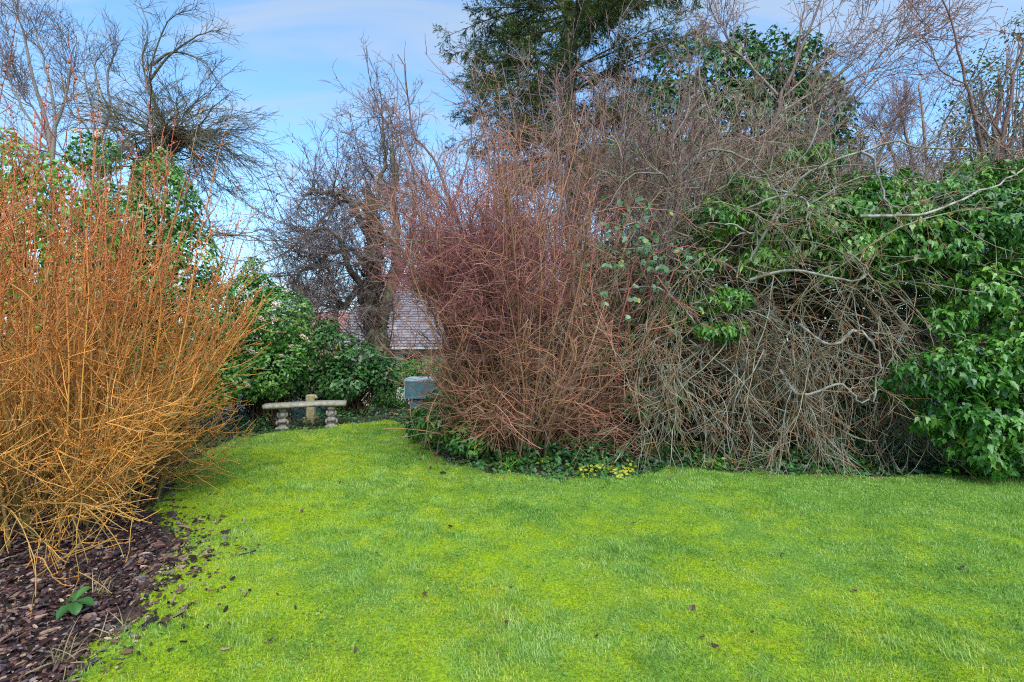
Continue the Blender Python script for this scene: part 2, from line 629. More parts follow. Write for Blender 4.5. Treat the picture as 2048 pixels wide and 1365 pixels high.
# lawn sheet
st = 0.05
xs = np.arange(-4.6, 10.0, st); ys = np.arange(-1.8, 10.2, st)
X, Y = np.meshgrid(xs, ys)
S = lawn_sdf(X, Y)
Z = lawn_z(X, Y, S)
nx, ny = len(xs), len(ys)
idx = np.arange(nx * ny).reshape(ny, nx)
ok = S > -0.22
okq = ok[:-1, :-1] & ok[:-1, 1:] & ok[1:, 1:] & ok[1:, :-1]
quads = np.stack([idx[:-1, :-1], idx[:-1, 1:], idx[1:, 1:], idx[1:, :-1]], -1)[okq]
tint = np.stack([moss_of(X, Y), vnoise(X, Y, 0.3, 12), np.clip(S / 0.3, 0, 1)], -1).reshape(-1, 3)
used = np.zeros(nx * ny, bool); used[quads.ravel()] = True
remap = np.cumsum(used) - 1
mb = MB()
mb.add(np.stack([X, Y, Z], -1).reshape(-1, 3)[used], quads=remap[quads], tint=tint[used])
m, n, l, b = new_mat("turf")
tr, tg, tb = tint_nodes(n, l)
f = noise(n, l, 55, 6, 0.7)
cg = ramp(n, l, f, [(0.3, (0.04, 0.10, 0.012)), (0.55, (0.15, 0.28, 0.03)), (0.75, (0.27, 0.43, 0.06))])
cm = ramp(n, l, f, [(0.3, (0.10, 0.18, 0.006)), (0.55, (0.27, 0.40, 0.006)), (0.75, (0.45, 0.50, 0.012))])
c = mixc(n, l, tr, cg, cm)
thin = ramp(n, l, noise(n, l, 9, 6, 0.7), [(0.58, (0, 0, 0)), (0.72, (0.8, 0.8, 0.8))])
c = mixc(n, l, thin, c, (0.10, 0.13, 0.02))
l.new(c, b.inputs["Base Color"])
b.inputs["Roughness"].default_value = 0.9
b.inputs["Specular IOR Level"].default_value = 0.15
bn = n.new("ShaderNodeBump"); bn.inputs["Strength"].default_value = 0.9; bn.inputs["Distance"].default_value = 0.012
l.new(noise(n, l, 90, 5, 0.7), bn.inputs["Height"]); l.new(bn.outputs[0], b.inputs["Normal"])
kind(mb.build("lawn", m), "structure")

# grass blades and moss tips
mb = MB()
for d0, d1, dens in ((1.3, 2.0, 9000), (2.0, 2.7, 21000), (2.7, 3.5, 16000), (3.5, 4.5, 11500), (4.5, 6.1, 8000), (6.1, 8.0, 6000), (8.0, 10.0, 4500)):
    hw = 1.2 * d1 + 0.4
    n_ = int(dens * (d1 - d0) * 2 * hw)
    x = rng.uniform(-hw, hw, n_); y = rng.uniform(d0, d1, n_)
    s = lawn_sdf(x, y)
    worn = np.clip((vnoise(x, y, 0.28, 35) - 0.80) / 0.1, 0, 1)
    k = (s > -0.06) & (rng.random(n_) > worn * .75) & (rng.random(n_) < np.clip(0.25 + s / 0.25, 0, 1) * (0.62 + 0.5 * vnoise(x, y, 0.2, 31)))
    x, y, s = x[k], y[k], s[k]
    N = len(x)
    mo = moss_of(x, y)
    tuft = vnoise(x, y, 0.35, 14)
    tall = (vnoise(x, y, 0.12, 44) > 0.74) | (rng.random(N) < .04)
    base = np.stack([x, y, lawn_z(x, y, s) - 0.004], 1)
    isg = rng.random(N) > mo * 0.75
    L = np.where(isg, rng.uniform(0.016, 0.036, N) * (0.6 + 0.8 * tuft) * np.where(tall, 1.4, 1.0), rng.uniform(0.008, 0.018, N))
    wd = np.where(isg, 0.0013, 0.0022) * rng.uniform(0.7, 1.4, N) * np.maximum(1.0, y / 3.3)
    az = rng.uniform(0, 2 * np.pi, N) * 0.75 + 2 * np.pi * vnoise(x, y, 0.16, 15) * 0.6
    lean = np.abs(rng.normal(0.80, 0.45, N))
    h = np.stack([np.cos(az), np.sin(az), 0 * az], 1)
    d1v = norm(UP + h * (lean * 0.5)[:, None])
    d2v = norm(UP * 0.8 + h * (lean * 1.7)[:, None])
    side = norm(np.cross(h, UP) + rng.normal(0, 0.25, (N, 3)))
    mid = base + d1v * (L * 0.55)[:, None]
    tip = mid + d2v * (L * 0.5)[:, None]
    sw = side * wd[:, None]
    v = np.stack([base - sw, base + sw, mid + sw * 0.85, mid - sw * 0.85, tip], 1)
    off = np.arange(N) * 5
    q = np.array([0, 1, 2, 3])[None] + off[:, None]
    t = np.array([3, 2, 4])[None] + off[:, None]
    c = np.zeros((N, 5, 3))
    c[..., 0] = np.clip(np.where(isg, mo * 0.38, 0.40 + 0.55 * mo) + rng.normal(0, .14, N), 0, 1)[:, None]
    c[..., 1] = np.clip(0.56 * rng.random(N) + 0.24 * vnoise(x, y, 0.6, 17) + 0.34 * vnoise(x, y, 0.09, 18) - .08, 0, 1)[:, None]
    c[..., 2] = np.array([0, 0, 0.5, 0.5, 1.0])[None]
    mb.add(v.reshape(-1, 3), quads=q, tris=t, tint=c.reshape(-1, 3))
m, n, l, b = new_mat("grass_blades")
tr, tg, tb = tint_nodes(n, l)
cg = ramp(n, l, tg, [(0.04, (0.06, 0.17, 0.03)), (0.28, (0.15, 0.34, 0.05)), (0.55, (0.25, 0.44, 0.085)), (0.90, (0.44, 0.57, 0.21))])
cm = ramp(n, l, tg, [(0.06, (0.15, 0.25, 0.02)), (0.45, (0.36, 0.44, 0.035)), (0.9, (0.62, 0.50, 0.05))])
c = mixc(n, l, tr, cg, cm)
l.new(c, b.inputs["Base Color"])
b.inputs["Roughness"].default_value = 0.55
b.inputs["Specular IOR Level"].default_value = 0.3
t_ = n.new("ShaderNodeBsdfTranslucent"); l.new(c, t_.inputs["Color"])
ms = n.new("ShaderNodeMixShader"); ms.inputs[0].default_value = 0.36
l.new(b.outputs[0], ms.inputs[1]); l.new(t_.outputs[0], ms.inputs[2]); l.new(ms.outputs[0], n["Material Output"].inputs[0])
g = mb.build("grass", m)
kind(tag(g, "short mossy grass covering the lawn, yellow green in patches", "grass"), "stuff")

# clover and other tiny weeds in the turf
mb = MB()
N = 60000
x = rng.uniform(-4.2, 5.5, N); y = rng.uniform(1.8, 8.5, N)
s = lawn_sdf(x, y)
k = (s > -0.12) & (vnoise(x, y, .33, 55) * .6 + vnoise(x, y, .11, 56) * .4 + .28 * np.exp(-np.clip(s, 0, 9) / .35) > .66)
x, y, s = x[k], y[k], s[k]; N = len(x)
p = np.stack([x, y, lawn_z(x, y, s) + rng.uniform(.008, .022, N)], 1)
leaves(mb, p, norm(rng.normal(0, 1, (N, 3)) * [1, 1, .2]), norm(UP + rng.normal(0, .35, (N, 3))), rng.uniform(.008, .017, N), LEAF_OVAL, wide=1.7)
m = leaf_mat("clover_leaf", [(0, (0.06, 0.16, 0.02)), (0.6, (0.14, 0.28, 0.04)), (1, (0.26, 0.38, 0.11))], gloss=0.5, trans=0.2)
kind(tag(mb.build("lawn_weeds", m), "tiny round leafed weeds speckled through the turf", "weeds"), "stuff")

# bark mulch
mb = MB()
N = 110000
x = rng.uniform(-6.5, -0.6, N); y = rng.uniform(0.9, 6.6, N)
s = lawn_sdf(x, y)
spill = np.exp(-np.clip(s, 0, 9) / 0.15)
near = np.exp(-((x + 2.3) ** 2 + (y - 3.3) ** 2) / 1.2)
k = (rng.random(N) < np.where(s < 0, 1.0, spill * (0.25 + 0.75 * near))) & (rng.random(N) < np.where(y < 4.2, 1.0, 0.4))
x, y, s = x[k], y[k], s[k]
N = len(x)
az = rng.normal(0.9, 0.8, N)
L = rng.uniform(0.003, 0.018, N) * rng.choice([1, 1, 1, 1, 1.6, 2.4], N); wd = L * rng.uniform(0.12, 0.55, N)
ax = np.stack([np.cos(az), np.sin(az), rng.normal(0, 0.28, N)], 1); ax = norm(ax)
nr = norm(UP + rng.normal(0, 0.8, (N, 3)))
sd = norm(np.cross(ax, nr)); nr = np.cross(sd, ax)
zz = np.where(s > 0, lawn_z(x, y, s) + 0.012, gz(x, y) + rng.uniform(0.0, 0.045, N))
p = np.stack([x, y, zz], 1)
th = rng.uniform(0.002, 0.006, N)
tm = np.array([[-1, -.6, 0], [-.3, -1, .4], [.5, -.9, .3], [1, -.2, -.3], [.9, .5, -.2], [.2, 1, .5], [-.6, .9, .3], [-1, .3, 0]])
jit = rng.normal(0, 0.12, (N, 8, 3))
tv = tm[None] + jit
top = p[:, None] + ax[:, None] * tv[:, :, 0:1] * L[:, None, None] + sd[:, None] * tv[:, :, 1:2] * wd[:, None, None] + nr[:, None] * (tv[:, :, 2:3] * 0.3 * wd[:, None, None] + th[:, None, None])
bot = top - nr[:, None] * (th * 2)[:, None, None]
v = np.concatenate([top, bot], 1)
fq = [[0, 1, 6, 7], [1, 2, 5, 6], [2, 3, 4, 5]] + [[i, i + 8, (i + 1) % 8 + 8, (i + 1) % 8] for i in range(8)]
q = (np.array(fq)[None] + (np.arange(N) * 16)[:, None, None]).reshape(-1, 4)
c = np.zeros((N, 16, 3)); c[..., 0] = rng.random((N, 1)); c[..., 1] = rng.random((N, 1))
mb.add(v.reshape(-1, 3), quads=q, tint=c.reshape(-1, 3))
m, n, l, b = new_mat("wet_bark_chips")
tr, tg, tb = tint_nodes(n, l)
c = ramp(n, l, tr, [(0.0, (0.018, 0.010, 0.010)), (0.45, (0.050, 0.026, 0.026)), (0.70, (0.10, 0.045, 0.038)), (0.86, (0.20, 0.10, 0.065)), (1.0, (0.40, 0.27, 0.17))])
c = mixc(n, l, ramp(n, l, noise(n, l, 60, 4), [(0.3, (0, 0, 0)), (0.8, (0.5, 0.5, 0.5))]), c, (0.02, 0.012, 0.014))
l.new(c, b.inputs["Base Color"]); b.inputs["Roughness"].default_value = 0.42
o = mb.build("bark_mulch", m, flat=True)
kind(tag(o, "dark wet bark chips spread under the orange stemmed shrub", "mulch"), "stuff")

# litter of small dark leaves along the edges of the beds
mb = MB()
N = 16000
x = rng.uniform(-4.6, 6.6, N); y = rng.uniform(4.9, 10.6, N)
s = lawn_sdf(x, y)
k = (s > -1.2) & (rng.random(N) < np.where(s < 0, 0.75, np.exp(-s / 0.16) * 0.40 * np.clip(vnoise(x, y, 0.4, 61) * 2 - 0.6, 0, 1)))
x, y, s = x[k], y[k], s[k]; N = len(x)
p = np.stack([x, y, np.where(s > 0, lawn_z(x, y, s) + 0.018, gz(x, y) + rng.uniform(0.01, 0.03, N))], 1)
leaves(mb, p, norm(rng.normal(0, 1, (N, 3)) * [1, 1, 0.15]), norm(UP + rng.normal(0, 0.4, (N, 3))), rng.uniform(0.022, 0.05, N), LEAF_OVAL)
m = leaf_mat("dead_leaf", [(0, (0.025, 0.012, 0.010)), (0.5, (0.075, 0.035, 0.025)), (0.85, (0.16, 0.075, 0.04)), (1, (0.30, 0.16, 0.07))], gloss=0.5, trans=0.05)
DEAD = m
kind(tag(mb.build("leaf_litter", m), "rotting brown leaves lying along the edges of the beds", "leaf litter"), "stuff")

# ------------------------------------------------------------------ houses beyond the garden
def box(mb, x0, x1, y0, y1, z0, z1, tint=None):
    v = [[x0, y0, z0], [x1, y0, z0], [x1, y1, z0], [x0, y1, z0], [x0, y0, z1], [x1, y0, z1], [x1, y1, z1], [x0, y1, z1]]
    mb.add(v, quads=[[0, 3, 2, 1], [4, 5, 6, 7], [0, 1, 5, 4], [1, 2, 6, 5], [2, 3, 7, 6], [3, 0, 4, 7]], tint=tint)


def tile_mat(name, cols):
    m, n, l, b = new_mat(name)
    tr, tg, tb = tint_nodes(n, l)
    g_ = n.new("ShaderNodeNewGeometry")
    mp = n.new("ShaderNodeMapping"); mp.inputs["Scale"].default_value = (1 / 0.17, 1 / 0.6, 0)
    l.new(g_.outputs["Position"], mp.inputs[0])
    vor = n.new("ShaderNodeTexWhiteNoise")
    sn = n.new("ShaderNodeVectorMath"); sn.operation = 'FLOOR'
    l.new(mp.outputs[0], sn.inputs[0])
    ad = n.new("ShaderNodeVectorMath"); ad.operation = 'ADD'
    l.new(sn.outputs[0], ad.inputs[0])
    cx = n.new("ShaderNodeCombineXYZ"); l.new(tr, cx.inputs[2]); l.new(cx.outputs[0], ad.inputs[1])
    l.new(ad.outputs[0], vor.inputs["Vector"])
    c = ramp(n, l, vor.outputs["Value"], cols)
    c = mixc(n, l, ramp(n, l, noise(n, l, 1.4, 5), [(0.4, (0, 0, 0)), (0.7, (0.6, 0.6, 0.6))]), c, tuple(x * 0.75 for x in cols[0][1]))
    l.new(c, b.inputs["Base Color"]); b.inputs["Roughness"].default_value = 0.7
    return m


def hip_roof(parent, x0, x1, y0, y1, ze, rx0, rx1, ry, zr, courses, mat, thick=0.035):
    """tiled hipped roof: every course a real step lapping the one below"""
    mb = MB()
    E = [np.array([x0, y0, ze]), np.array([x1, y0, ze]), np.array([x1, y1, ze]), np.array([x0, y1, ze])]
    Rg = [np.array([rx0, ry, zr]), np.array([rx1, ry, zr])]
    faces = [(E[0], E[1], Rg[1], Rg[0]), (E[1], E[2], Rg[1], Rg[1]), (E[2], E[3], Rg[0], Rg[1]), (E[3], E[0], Rg[0], Rg[0])]
    for a, b_, c_, d_ in faces:
        nrm = np.cross(b_ - a, d_ - a); nrm = nrm / np.linalg.norm(nrm)
        for i in range(courses):
            t0, t1 = i / courses, (i + 1) / courses
            l0, r0_ = a + (d_ - a) * t0, b_ + (c_ - b_) * t0
            l1, r1_ = a + (d_ - a) * t1, b_ + (c_ - b_) * t1
            up = nrm * thick
            tt = (rng.random(), 0.5, 0.5)
            mb.add([l0, r0_, r0_ + up, l0 + up, r1_ + up * 0.12, l1 + up * 0.12], quads=[[0, 1, 2, 3], [3, 2, 4, 5]], tint=tt)
    return mb.build("roof", mat, parent, flat=True)


grey_tiles = tile_mat("grey_brown_tiles", [(0.0, (0.15, 0.125, 0.13)), (0.5, (0.25, 0.215, 0.22)), (1.0, (0.36, 0.31, 0.32))])
red_tiles = tile_mat("red_tiles", [(0.0, (0.24, 0.10, 0.075)), (0.5, (0.36, 0.17, 0.13)), (1.0, (0.46, 0.27, 0.21))])
cream = plain("cream_render", (0.62, 0.56, 0.42), 0.85, 3, 0.12)
white_paint = plain("white_paint", (0.55, 0.57, 0.56), 0.4, 4, .15)
dark_glass = plain("dark_glass", (0.02, 0.028, 0.028), 0.08)
brick = plain("pink_brick", (0.36, 0.20, 0.15), 0.85, 8, 0.25)

HD = 20.0
a = W(668, 693, HD); bq = W(1130, 693, HD)
zE = a[2]
h = thing("house", "bungalow with grey brown tiled hip roof and white gutter behind the leaning tree", "house", (float((a[0] + bq[0]) / 2), HD + 3, -1.25))
xs0, xs1 = float(a[0]), float(bq[0])
rf = hip_roof(h, xs0, xs1, HD, HD + 8, zE, float(W(742, 540, HD + 4)[0]), float(W(1010, 540, HD + 4)[0]), HD + 4, float(W(742, 548, HD + 4)[2]), 30, grey_tiles)
mb = MB()
wx0, wx1 = float(W(806, 0, HD + .4)[0]), float(W(846, 0, HD + .4)[0])
zb = -1.3
# wall with a real opening for the window
sill, head = -0.15, float(zE - 0.22)
box(mb, xs0 + 0.45, wx0, HD + 0.45, HD + 7.6, zb, zE - 0.02)
box(mb, wx1, xs1 - 0.45, HD + 0.45, HD + 7.6, zb, zE - 0.02)
box(mb, wx0, wx1, HD + 0.452, HD + 7.59, zb, sill)
box(mb, wx0, wx1, HD + 0.452, HD + 7.59, head, zE - 0.021)
mb.build("wall", cream, h, flat=True)
mb = MB(); box(mb, xs0 - 0.05, xs1 + 0.05, HD - 0.10, HD - 0.005, zE - 0.10, zE - 0.01); box(mb, xs0 + 0.02, xs1 - 0.02, HD, HD + 0.45, zE - 0.12, zE - 0.06)
mb.build("gutter", white_paint, h, flat=True)
mb = MB()
for u in (0.0, 0.48, 0.95):
    xx = wx0 + (wx1 - wx0) * u
    box(mb, xx, xx + 0.04, HD + 0.48, HD + 0.54, sill, head)
box(mb, wx0, wx1, HD + 0.478, HD + 0.538, head - 0.05, head - 0.001); box(mb, wx0, wx1, HD + 0.478, HD + 0.538, sill + 0.001, sill + 0.05)
wf = mb.build("window", white_paint, h, flat=True)
mb = MB(); box(mb, wx0 + 0.002, wx1 - 0.002, HD + 0.55, HD + 0.57, sill + 0.002, head - 0.002); mb.build("pane", dark_glass, wf, flat=True)

HD2 = 30.0
a = W(560, 678, HD2); bq = W(700, 678, HD2)
h2 = thing("house", "far house with weathered red roof between the flowering shrub and leaning tree", "house", (float((a[0] + bq[0]) / 2), HD2 + 3, -1.25))
hip_roof(h2, float(a[0]), float(bq[0]) + 2.0, HD2, HD2 + 8, float(a[2]), float(W(618, 0, HD2 + 4)[0]) - 0.8, float(W(700, 0, HD2 + 4)[0]), HD2 + 4, float(W(0, 624, HD2 + 4)[2]), 22, red_tiles)
mb = MB(); box(mb, float(a[0]) + 0.4, float(bq[0]) + 1.6, HD2 + 0.4, HD2 + 7.6, -1.3, float(a[2]) - 0.02); mb.build("wall", brick, h2, flat=True)
mb = MB(); box(mb, float(a[0]) - 0.05, float(bq[0]) + 2.05, HD2 - 0.12, HD2 - 0.005, float(a[2]) - 0.14, float(a[2]) - 0.01); mb.build("gutter", white_paint, h2, flat=True)

# ------------------------------------------------------------------ garden furniture
m, n, l, b = new_mat("weathered_stone")
f = noise(n, l, 22, 6, 0.65)
c = ramp(n, l, f, [(0.3, (0.10, 0.085, 0.075)), (0.55, (0.25, 0.225, 0.20)), (0.75, (0.40, 0.38, 0.34))])
f2 = ramp(n, l, noise(n, l, 7, 5), [(0.50, (0, 0, 0)), (0.68, (0.8, 0.8, 0.8))])
c = mixc(n, l, f2, c, (0.15, 0.16, 0.075))
l.new(c, b.inputs["Base Color"]); b.inputs["Roughness"].default_value = 0.85
bn = n.new("ShaderNodeBump"); bn.inputs["Strength"].default_value = 0.6; bn.inputs["Distance"].default_value = 0.006
l.new(noise(n, l, 90, 6, 0.7), bn.inputs["Height"]); l.new(bn.outputs[0], b.inputs["Normal"])
STONE = m
STONE_TOP = plain("mossy_stone", (0.255, 0.24, 0.185), 0.85, 14, 0.5, 0.6, 80)
YSTONE = plain("yellow_stone", (0.33, 0.275, 0.145), 0.85, 12, 0.4, 0.6, 80)


def G3(px, py):
    x, y = G(px, py)
    return np.array([x, y, 0.0])


LL, LR = G3(567, 858), G3(664, 854)
bench = thing("stone_bench", "curved grey stone bench on two carved scroll legs at the end of the lawn", "bench", tuple((LL + LR) / 2))
# seat: an arc of slab with rounded edges
c0 = (LL + LR) / 2
SEAT_Z0, SEAT_Z1 = 0.375, 0.445
xdir = norm(LR - LL); ydir = np.array([-xdir[1], xdir[0], 0])
mb = MB()
NS = 22
u = np.linspace(-0.67, 0.63, NS)
prof = [(-.185, .016), (-.19, .03), (-.185, .052), (-.165, .070), (.165, .070), (.185, .052), (.19, .03), (.185, .016), (.165, .0), (-.165, .0)]
V = []
for i, uu in enumerate(u):
    yc = 0.03 - (0.15 if uu < 0 else 0.06) * (uu / 0.65) ** 2
    endr = max(0.0, (abs(uu) - 0.54) / 0.12)
    ws = 1 - 0.28 * endr ** 2
    for py_, pz_ in prof:
        p = c0 + xdir * uu + ydir * (yc + py_ * ws) + UP * (SEAT_Z0 + pz_ + 0.006 * math.sin(uu * 5))
        V.append(p)
k = len(prof)
Q = [[i * k + j, i * k + (j + 1) % k, (i + 1) * k + (j + 1) % k, (i + 1) * k + j] for i in range(NS - 1) for j in range(k)]
T_ = []
for e in (0, NS - 1):
    ci = len(V); V.append(np.mean([V[e * k + j] for j in range(k)], axis=0))
    for j in range(k):
        T_.append([ci, e * k + j, e * k + (j + 1) % k] if e else [ci, e * k + (j + 1) % k, e * k + j])
mb.add(V, quads=Q, tris=T_)
mb.build("seat", STONE_TOP, bench)


def bench_leg(c):
    """carved pedestal: flared foot, belly, rolled volutes and a square capital"""
    mb = MB()
    prof = [(0.0, .115, .15), (.035, .12, .155), (.045, .10, .14), (.07, .085, .125), (.085, .075, .11), (.10, .088, .13), (.13, .098, .145), (.16, .098, .145), (.175, .085, .13), (.19, .075, .115),
            (.205, .082, .12), (.24, .085, .125), (.27, .078, .115), (.285, .066, .10), (.30, .068, .105), (.325, .084, .13), (.335, .09, .135), (.376, .09, .135)]
    sides = 16
    V = []
    for z, hx, hy in prof:
        for j in range(sides):
            a_ = 2 * math.pi * j / sides
            ca, sa = math.cos(a_), math.sin(a_)
            e = 0.45
            sx = math.copysign(abs(ca) ** e, ca) * hx; sy = math.copysign(abs(sa) ** e, sa) * hy
            V.append(c + xdir * sx * 0.82 + ydir * sy + UP * z)
    Q = [[i * sides + j, i * sides + (j + 1) % sides, (i + 1) * sides + (j + 1) % sides, (i + 1) * sides + j] for i in range(len(prof) - 1) for j in range(sides)]
    mb.add(V, quads=Q)
    # carved scrolls, drapery and claw toes on the front, back and sides

    def ell(p, rx, ry, rz):
        nu, nv = 8, 6
        V = []
        for i in range(nv + 1):
            th = math.pi * i / nv
            for j in range(nu):
                ph = 2 * math.pi * j / nu
                V.append(p + xdir * rx * math.sin(th) * math.cos(ph) + ydir * ry * math.sin(th) * math.sin(ph) + UP * rz * math.cos(th))
        Q = [[i * nu + j, i * nu + (j + 1) % nu, (i + 1) * nu + (j + 1) % nu, (i + 1) * nu + j] for i in range(nv) for j in range(nu)]
        mb.add(V, quads=Q)
    for sgn in (-1, 1):
        f_ = ydir * sgn
        ell(c + f_ * .135 + UP * .145, .075, .03, .028)
        ell(c + f_ * .118 + UP * .25, .05, .028, .045)
        ell(c + f_ * .108 + UP * .21, .06, .022, .02)
        for k_ in (-1, 0, 1):
            ell(c + f_ * .15 + xdir * .075 * k_ + UP * .03, .035, .04, .028)
        for s2 in (-1, 1):
            ell(c + f_ * .10 + xdir * .07 * s2 + UP * .255, .022, .03, .05)
            ell(c + f_ * .11 + xdir * .085 * s2 + UP * .12, .022, .03, .045)
    return mb.build("leg", STONE, bench)


bench_leg(LL); bench_leg(LR)

pp = W(622, 0, 9.25); pp[2] = 0
post = thing("stone_post", "yellowish square stone post standing just behind the stone bench", "post", tuple(pp))
mb = MB(); box(mb, pp[0] - .11, pp[0] + .11, pp[1] - .11, pp[1] + .11, -.01, 0.10); mb.build("base", YSTONE, post, flat=True)
mb = MB()
rings = [(0.10, .078), (.30, .07), (.38, .07), (.40, .08), (.49, .08), (.51, .066)]
V = []
for z, r_ in rings:
    for sx, sy in ((-1, -.7), (-.7, -1), (.7, -1), (1, -.7), (1, .7), (.7, 1), (-.7, 1), (-1, .7)):
        V.append([pp[0] + sx * r_, pp[1] + sy * r_, z])
Q = [[i * 8 + j, i * 8 + (j + 1) % 8, (i + 1) * 8 + (j + 1) % 8, (i + 1) * 8 + j] for i in range(len(rings) - 1) for j in range(8)]
Q += [[40 + 0, 40 + 1, 40 + 2, 40 + 3], [40 + 0, 40 + 3, 40 + 4, 40 + 7], [40 + 4, 40 + 5, 40 + 6, 40 + 7]]
V.append([pp[0] + .085, pp[1], .44]); 
mb.add(V, quads=Q)
mb.build("shaft", YSTONE, post, flat=True)
mb = MB()
buds(mb, np.array([[pp[0] + .095, pp[1] - .02, .455]]), 0.028)
mb.build("knob", YSTONE, post)

# teal metal box on legs
TD = 10.2
ta, tb_ = W(809, 757, TD), W(898, 757, TD)
teal = plain("teal_paint", (0.075, 0.17, 0.20), 0.35, 6, 0.3)
teal_lid = plain("pale_rim", (0.36, 0.43, 0.48), 0.45, 8, 0.3)
darkm = plain("dark_metal", (0.02, 0.025, 0.025), 0.5)
x0, x1 = float(ta[0]), float(tb_[0]); z1 = float(ta[2])
tx = thing("storage_box", "blue green metal box on dark legs with a pale rim, behind the bare brown shrub", "box", ((x0 + x1) / 2, TD + .25, 0))
mb = MB()
V = [[x0 + .01, TD + .02, .32], [x1 - .01, TD + .02, .32], [x1 - .01, TD, z1 - .06], [x0 + .01, TD, z1 - .06], [x0 + .01, TD + .5, .32], [x1 - .01, TD + .5, .32], [x1 - .01, TD + .52, z1 - .06], [x0 + .01, TD + .52, z1 - .06]]
mb.add(V, quads=[[0, 1, 2, 3], [5, 4, 7, 6], [4, 0, 3, 7], [1, 5, 6, 2], [4, 5, 1, 0]])
mb.build("body", teal, tx, flat=True)
mb = MB(); box(mb, x0, x1, TD - .012, TD + .53, z1 - .058, z1 - 0.012)
box(mb, x0 + .02, x1 - .02, TD + 0.02, TD + .50, z1 - .012, z1 + .004)
mb.build("rim", teal_lid, tx, flat=True)
mb = MB(); box(mb, x0 + .08, x1 - .3, TD + .1, TD + .42, .12, .318); mb.build("tray", teal, tx, flat=True)
mb = MB(); box(mb, x0 - .002, x0 + .009, TD - .01, TD + .03, .33, z1 - .06); mb.build("corner_trim", teal_lid, tx, flat=True)
for xx in (x0 + .02, x1 - .06):
    for yy in (TD + .03, TD + .45):
        mb = MB(); box(mb, xx, xx + .04, yy, yy + .04, -0.02, .319); mb.build("leg", darkm, tx, flat=True)

# ------------------------------------------------------------------ bark and leaf colours
DOG = bark("orange_stems", [(0.0, (0.17, 0.14, 0.04)), (0.2, (0.34, 0.22, 0.05)), (0.42, (0.58, 0.265, 0.045)), (0.68, (0.58, 0.19, 0.05)), (1.0, (0.45, 0.12, 0.085))], None, 0.55, old=(0.36, 0.25, 0.09), old_share=0.22)
DOGBUD = bark("orange_buds", (0.52, 0.20, 0.035), (0.36, 0.10, 0.04), 0.35)
TAN = bark("tan_stems", [(0.0, (0.25, 0.14, 0.07)), (0.4, (0.34, 0.165, 0.09)), (0.7, (0.36, 0.145, 0.095)), (1.0, (0.33, 0.12, 0.105))], None, 0.45, old=(0.26, 0.215, 0.16), old_share=0.22)
PURPLE = bark("purple_red_twigs", (0.30, 0.135, 0.10), (0.28, 0.10, 0.105), 0.4)
PINK = bark("pink_grey_twigs", [(0.0, (0.22, 0.18, 0.13)), (0.5, (0.25, 0.175, 0.15)), (1.0, (0.22, 0.11, 0.10))], None, 0.35)
LICHEN = bark("lichen_bark", [(0.0, (0.19, 0.17, 0.095)), (0.35, (0.21, 0.155, 0.08)), (0.7, (0.23, 0.13, 0.07)), (1.0, (0.27, 0.11, 0.06))], None, 0.55, old=(0.20, 0.20, 0.14), old_share=0.2, spots=(0.27, 0.28, 0.21), spot_scale=7)
LICHEN_PALE = bark("pale_lichen_bark", (0.27, 0.275, 0.24), (0.24, 0.20, 0.165), 0.3, spots=(0.15, 0.13, 0.09), spot_scale=10)
DARKBARK = bark("dark_bark", [(0.0, (0.085, 0.062, 0.05)), (0.6, (0.12, 0.10, 0.07)), (1.0, (0.15, 0.105, 0.085))], None, 0.4, spots=(0.16, 0.165, 0.085), spot_scale=11)
GREYBARK = bark("grey_bark", [(0.0, (0.14, 0.125, 0.11)), (0.6, (0.17, 0.14, 0.125)), (1.0, (0.20, 0.13, 0.125))], None, 0.35)
REDSTEM = bark("red_brown_bark", (0.19, 0.11, 0.09), (0.27, 0.13, 0.10), 0.3)
BRAMBLE = bark("bramble_canes", (0.30, 0.09, 0.08), (0.36, 0.10, 0.09), 0.3)
HEDGEWOOD = bark("dead_wood", (0.085, 0.050, 0.028), (0.14, 0.075, 0.04), 0.45)
BUD = bark("red_buds", (0.34, 0.14, 0.07), (0.36, 0.13, 0.06), 0.4)

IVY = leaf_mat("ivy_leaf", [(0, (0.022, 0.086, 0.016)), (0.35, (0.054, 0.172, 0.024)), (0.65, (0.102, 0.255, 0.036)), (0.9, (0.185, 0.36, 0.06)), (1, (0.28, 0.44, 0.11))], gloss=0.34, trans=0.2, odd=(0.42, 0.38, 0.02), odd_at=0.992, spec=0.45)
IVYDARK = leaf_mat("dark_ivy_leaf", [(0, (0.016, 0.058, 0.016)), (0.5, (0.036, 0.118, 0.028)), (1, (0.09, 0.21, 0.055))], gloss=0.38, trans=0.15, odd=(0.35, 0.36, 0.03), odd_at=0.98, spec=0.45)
VIB = leaf_mat("evergreen_shrub_leaf", [(0, (0.028, 0.10, 0.018)), (0.5, (0.075, 0.21, 0.032)), (1, (0.18, 0.36, 0.06))], gloss=0.38, trans=0.18, spec=0.45)
BRIGHT = leaf_mat("bright_leaf", [(0, (0.07, 0.20, 0.02)), (0.5, (0.16, 0.34, 0.04)), (1, (0.30, 0.48, 0.08))], gloss=0.4, trans=0.28)
CONIFER = leaf_mat("conifer_sprays", [(0, (0.024, 0.054, 0.018)), (0.42, (0.052, 0.10, 0.028)), (0.72, (0.125, 0.17, 0.038)), (1, (0.29, 0.29, 0.065))], gloss=0.6, trans=0.12, spec=0.25)
OLIVE = leaf_mat("olive_leaf", [(0, (0.045, 0.085, 0.03)), (0.5, (0.095, 0.145, 0.055)), (1, (0.19, 0.24, 0.11))], gloss=0.4, trans=0.2)
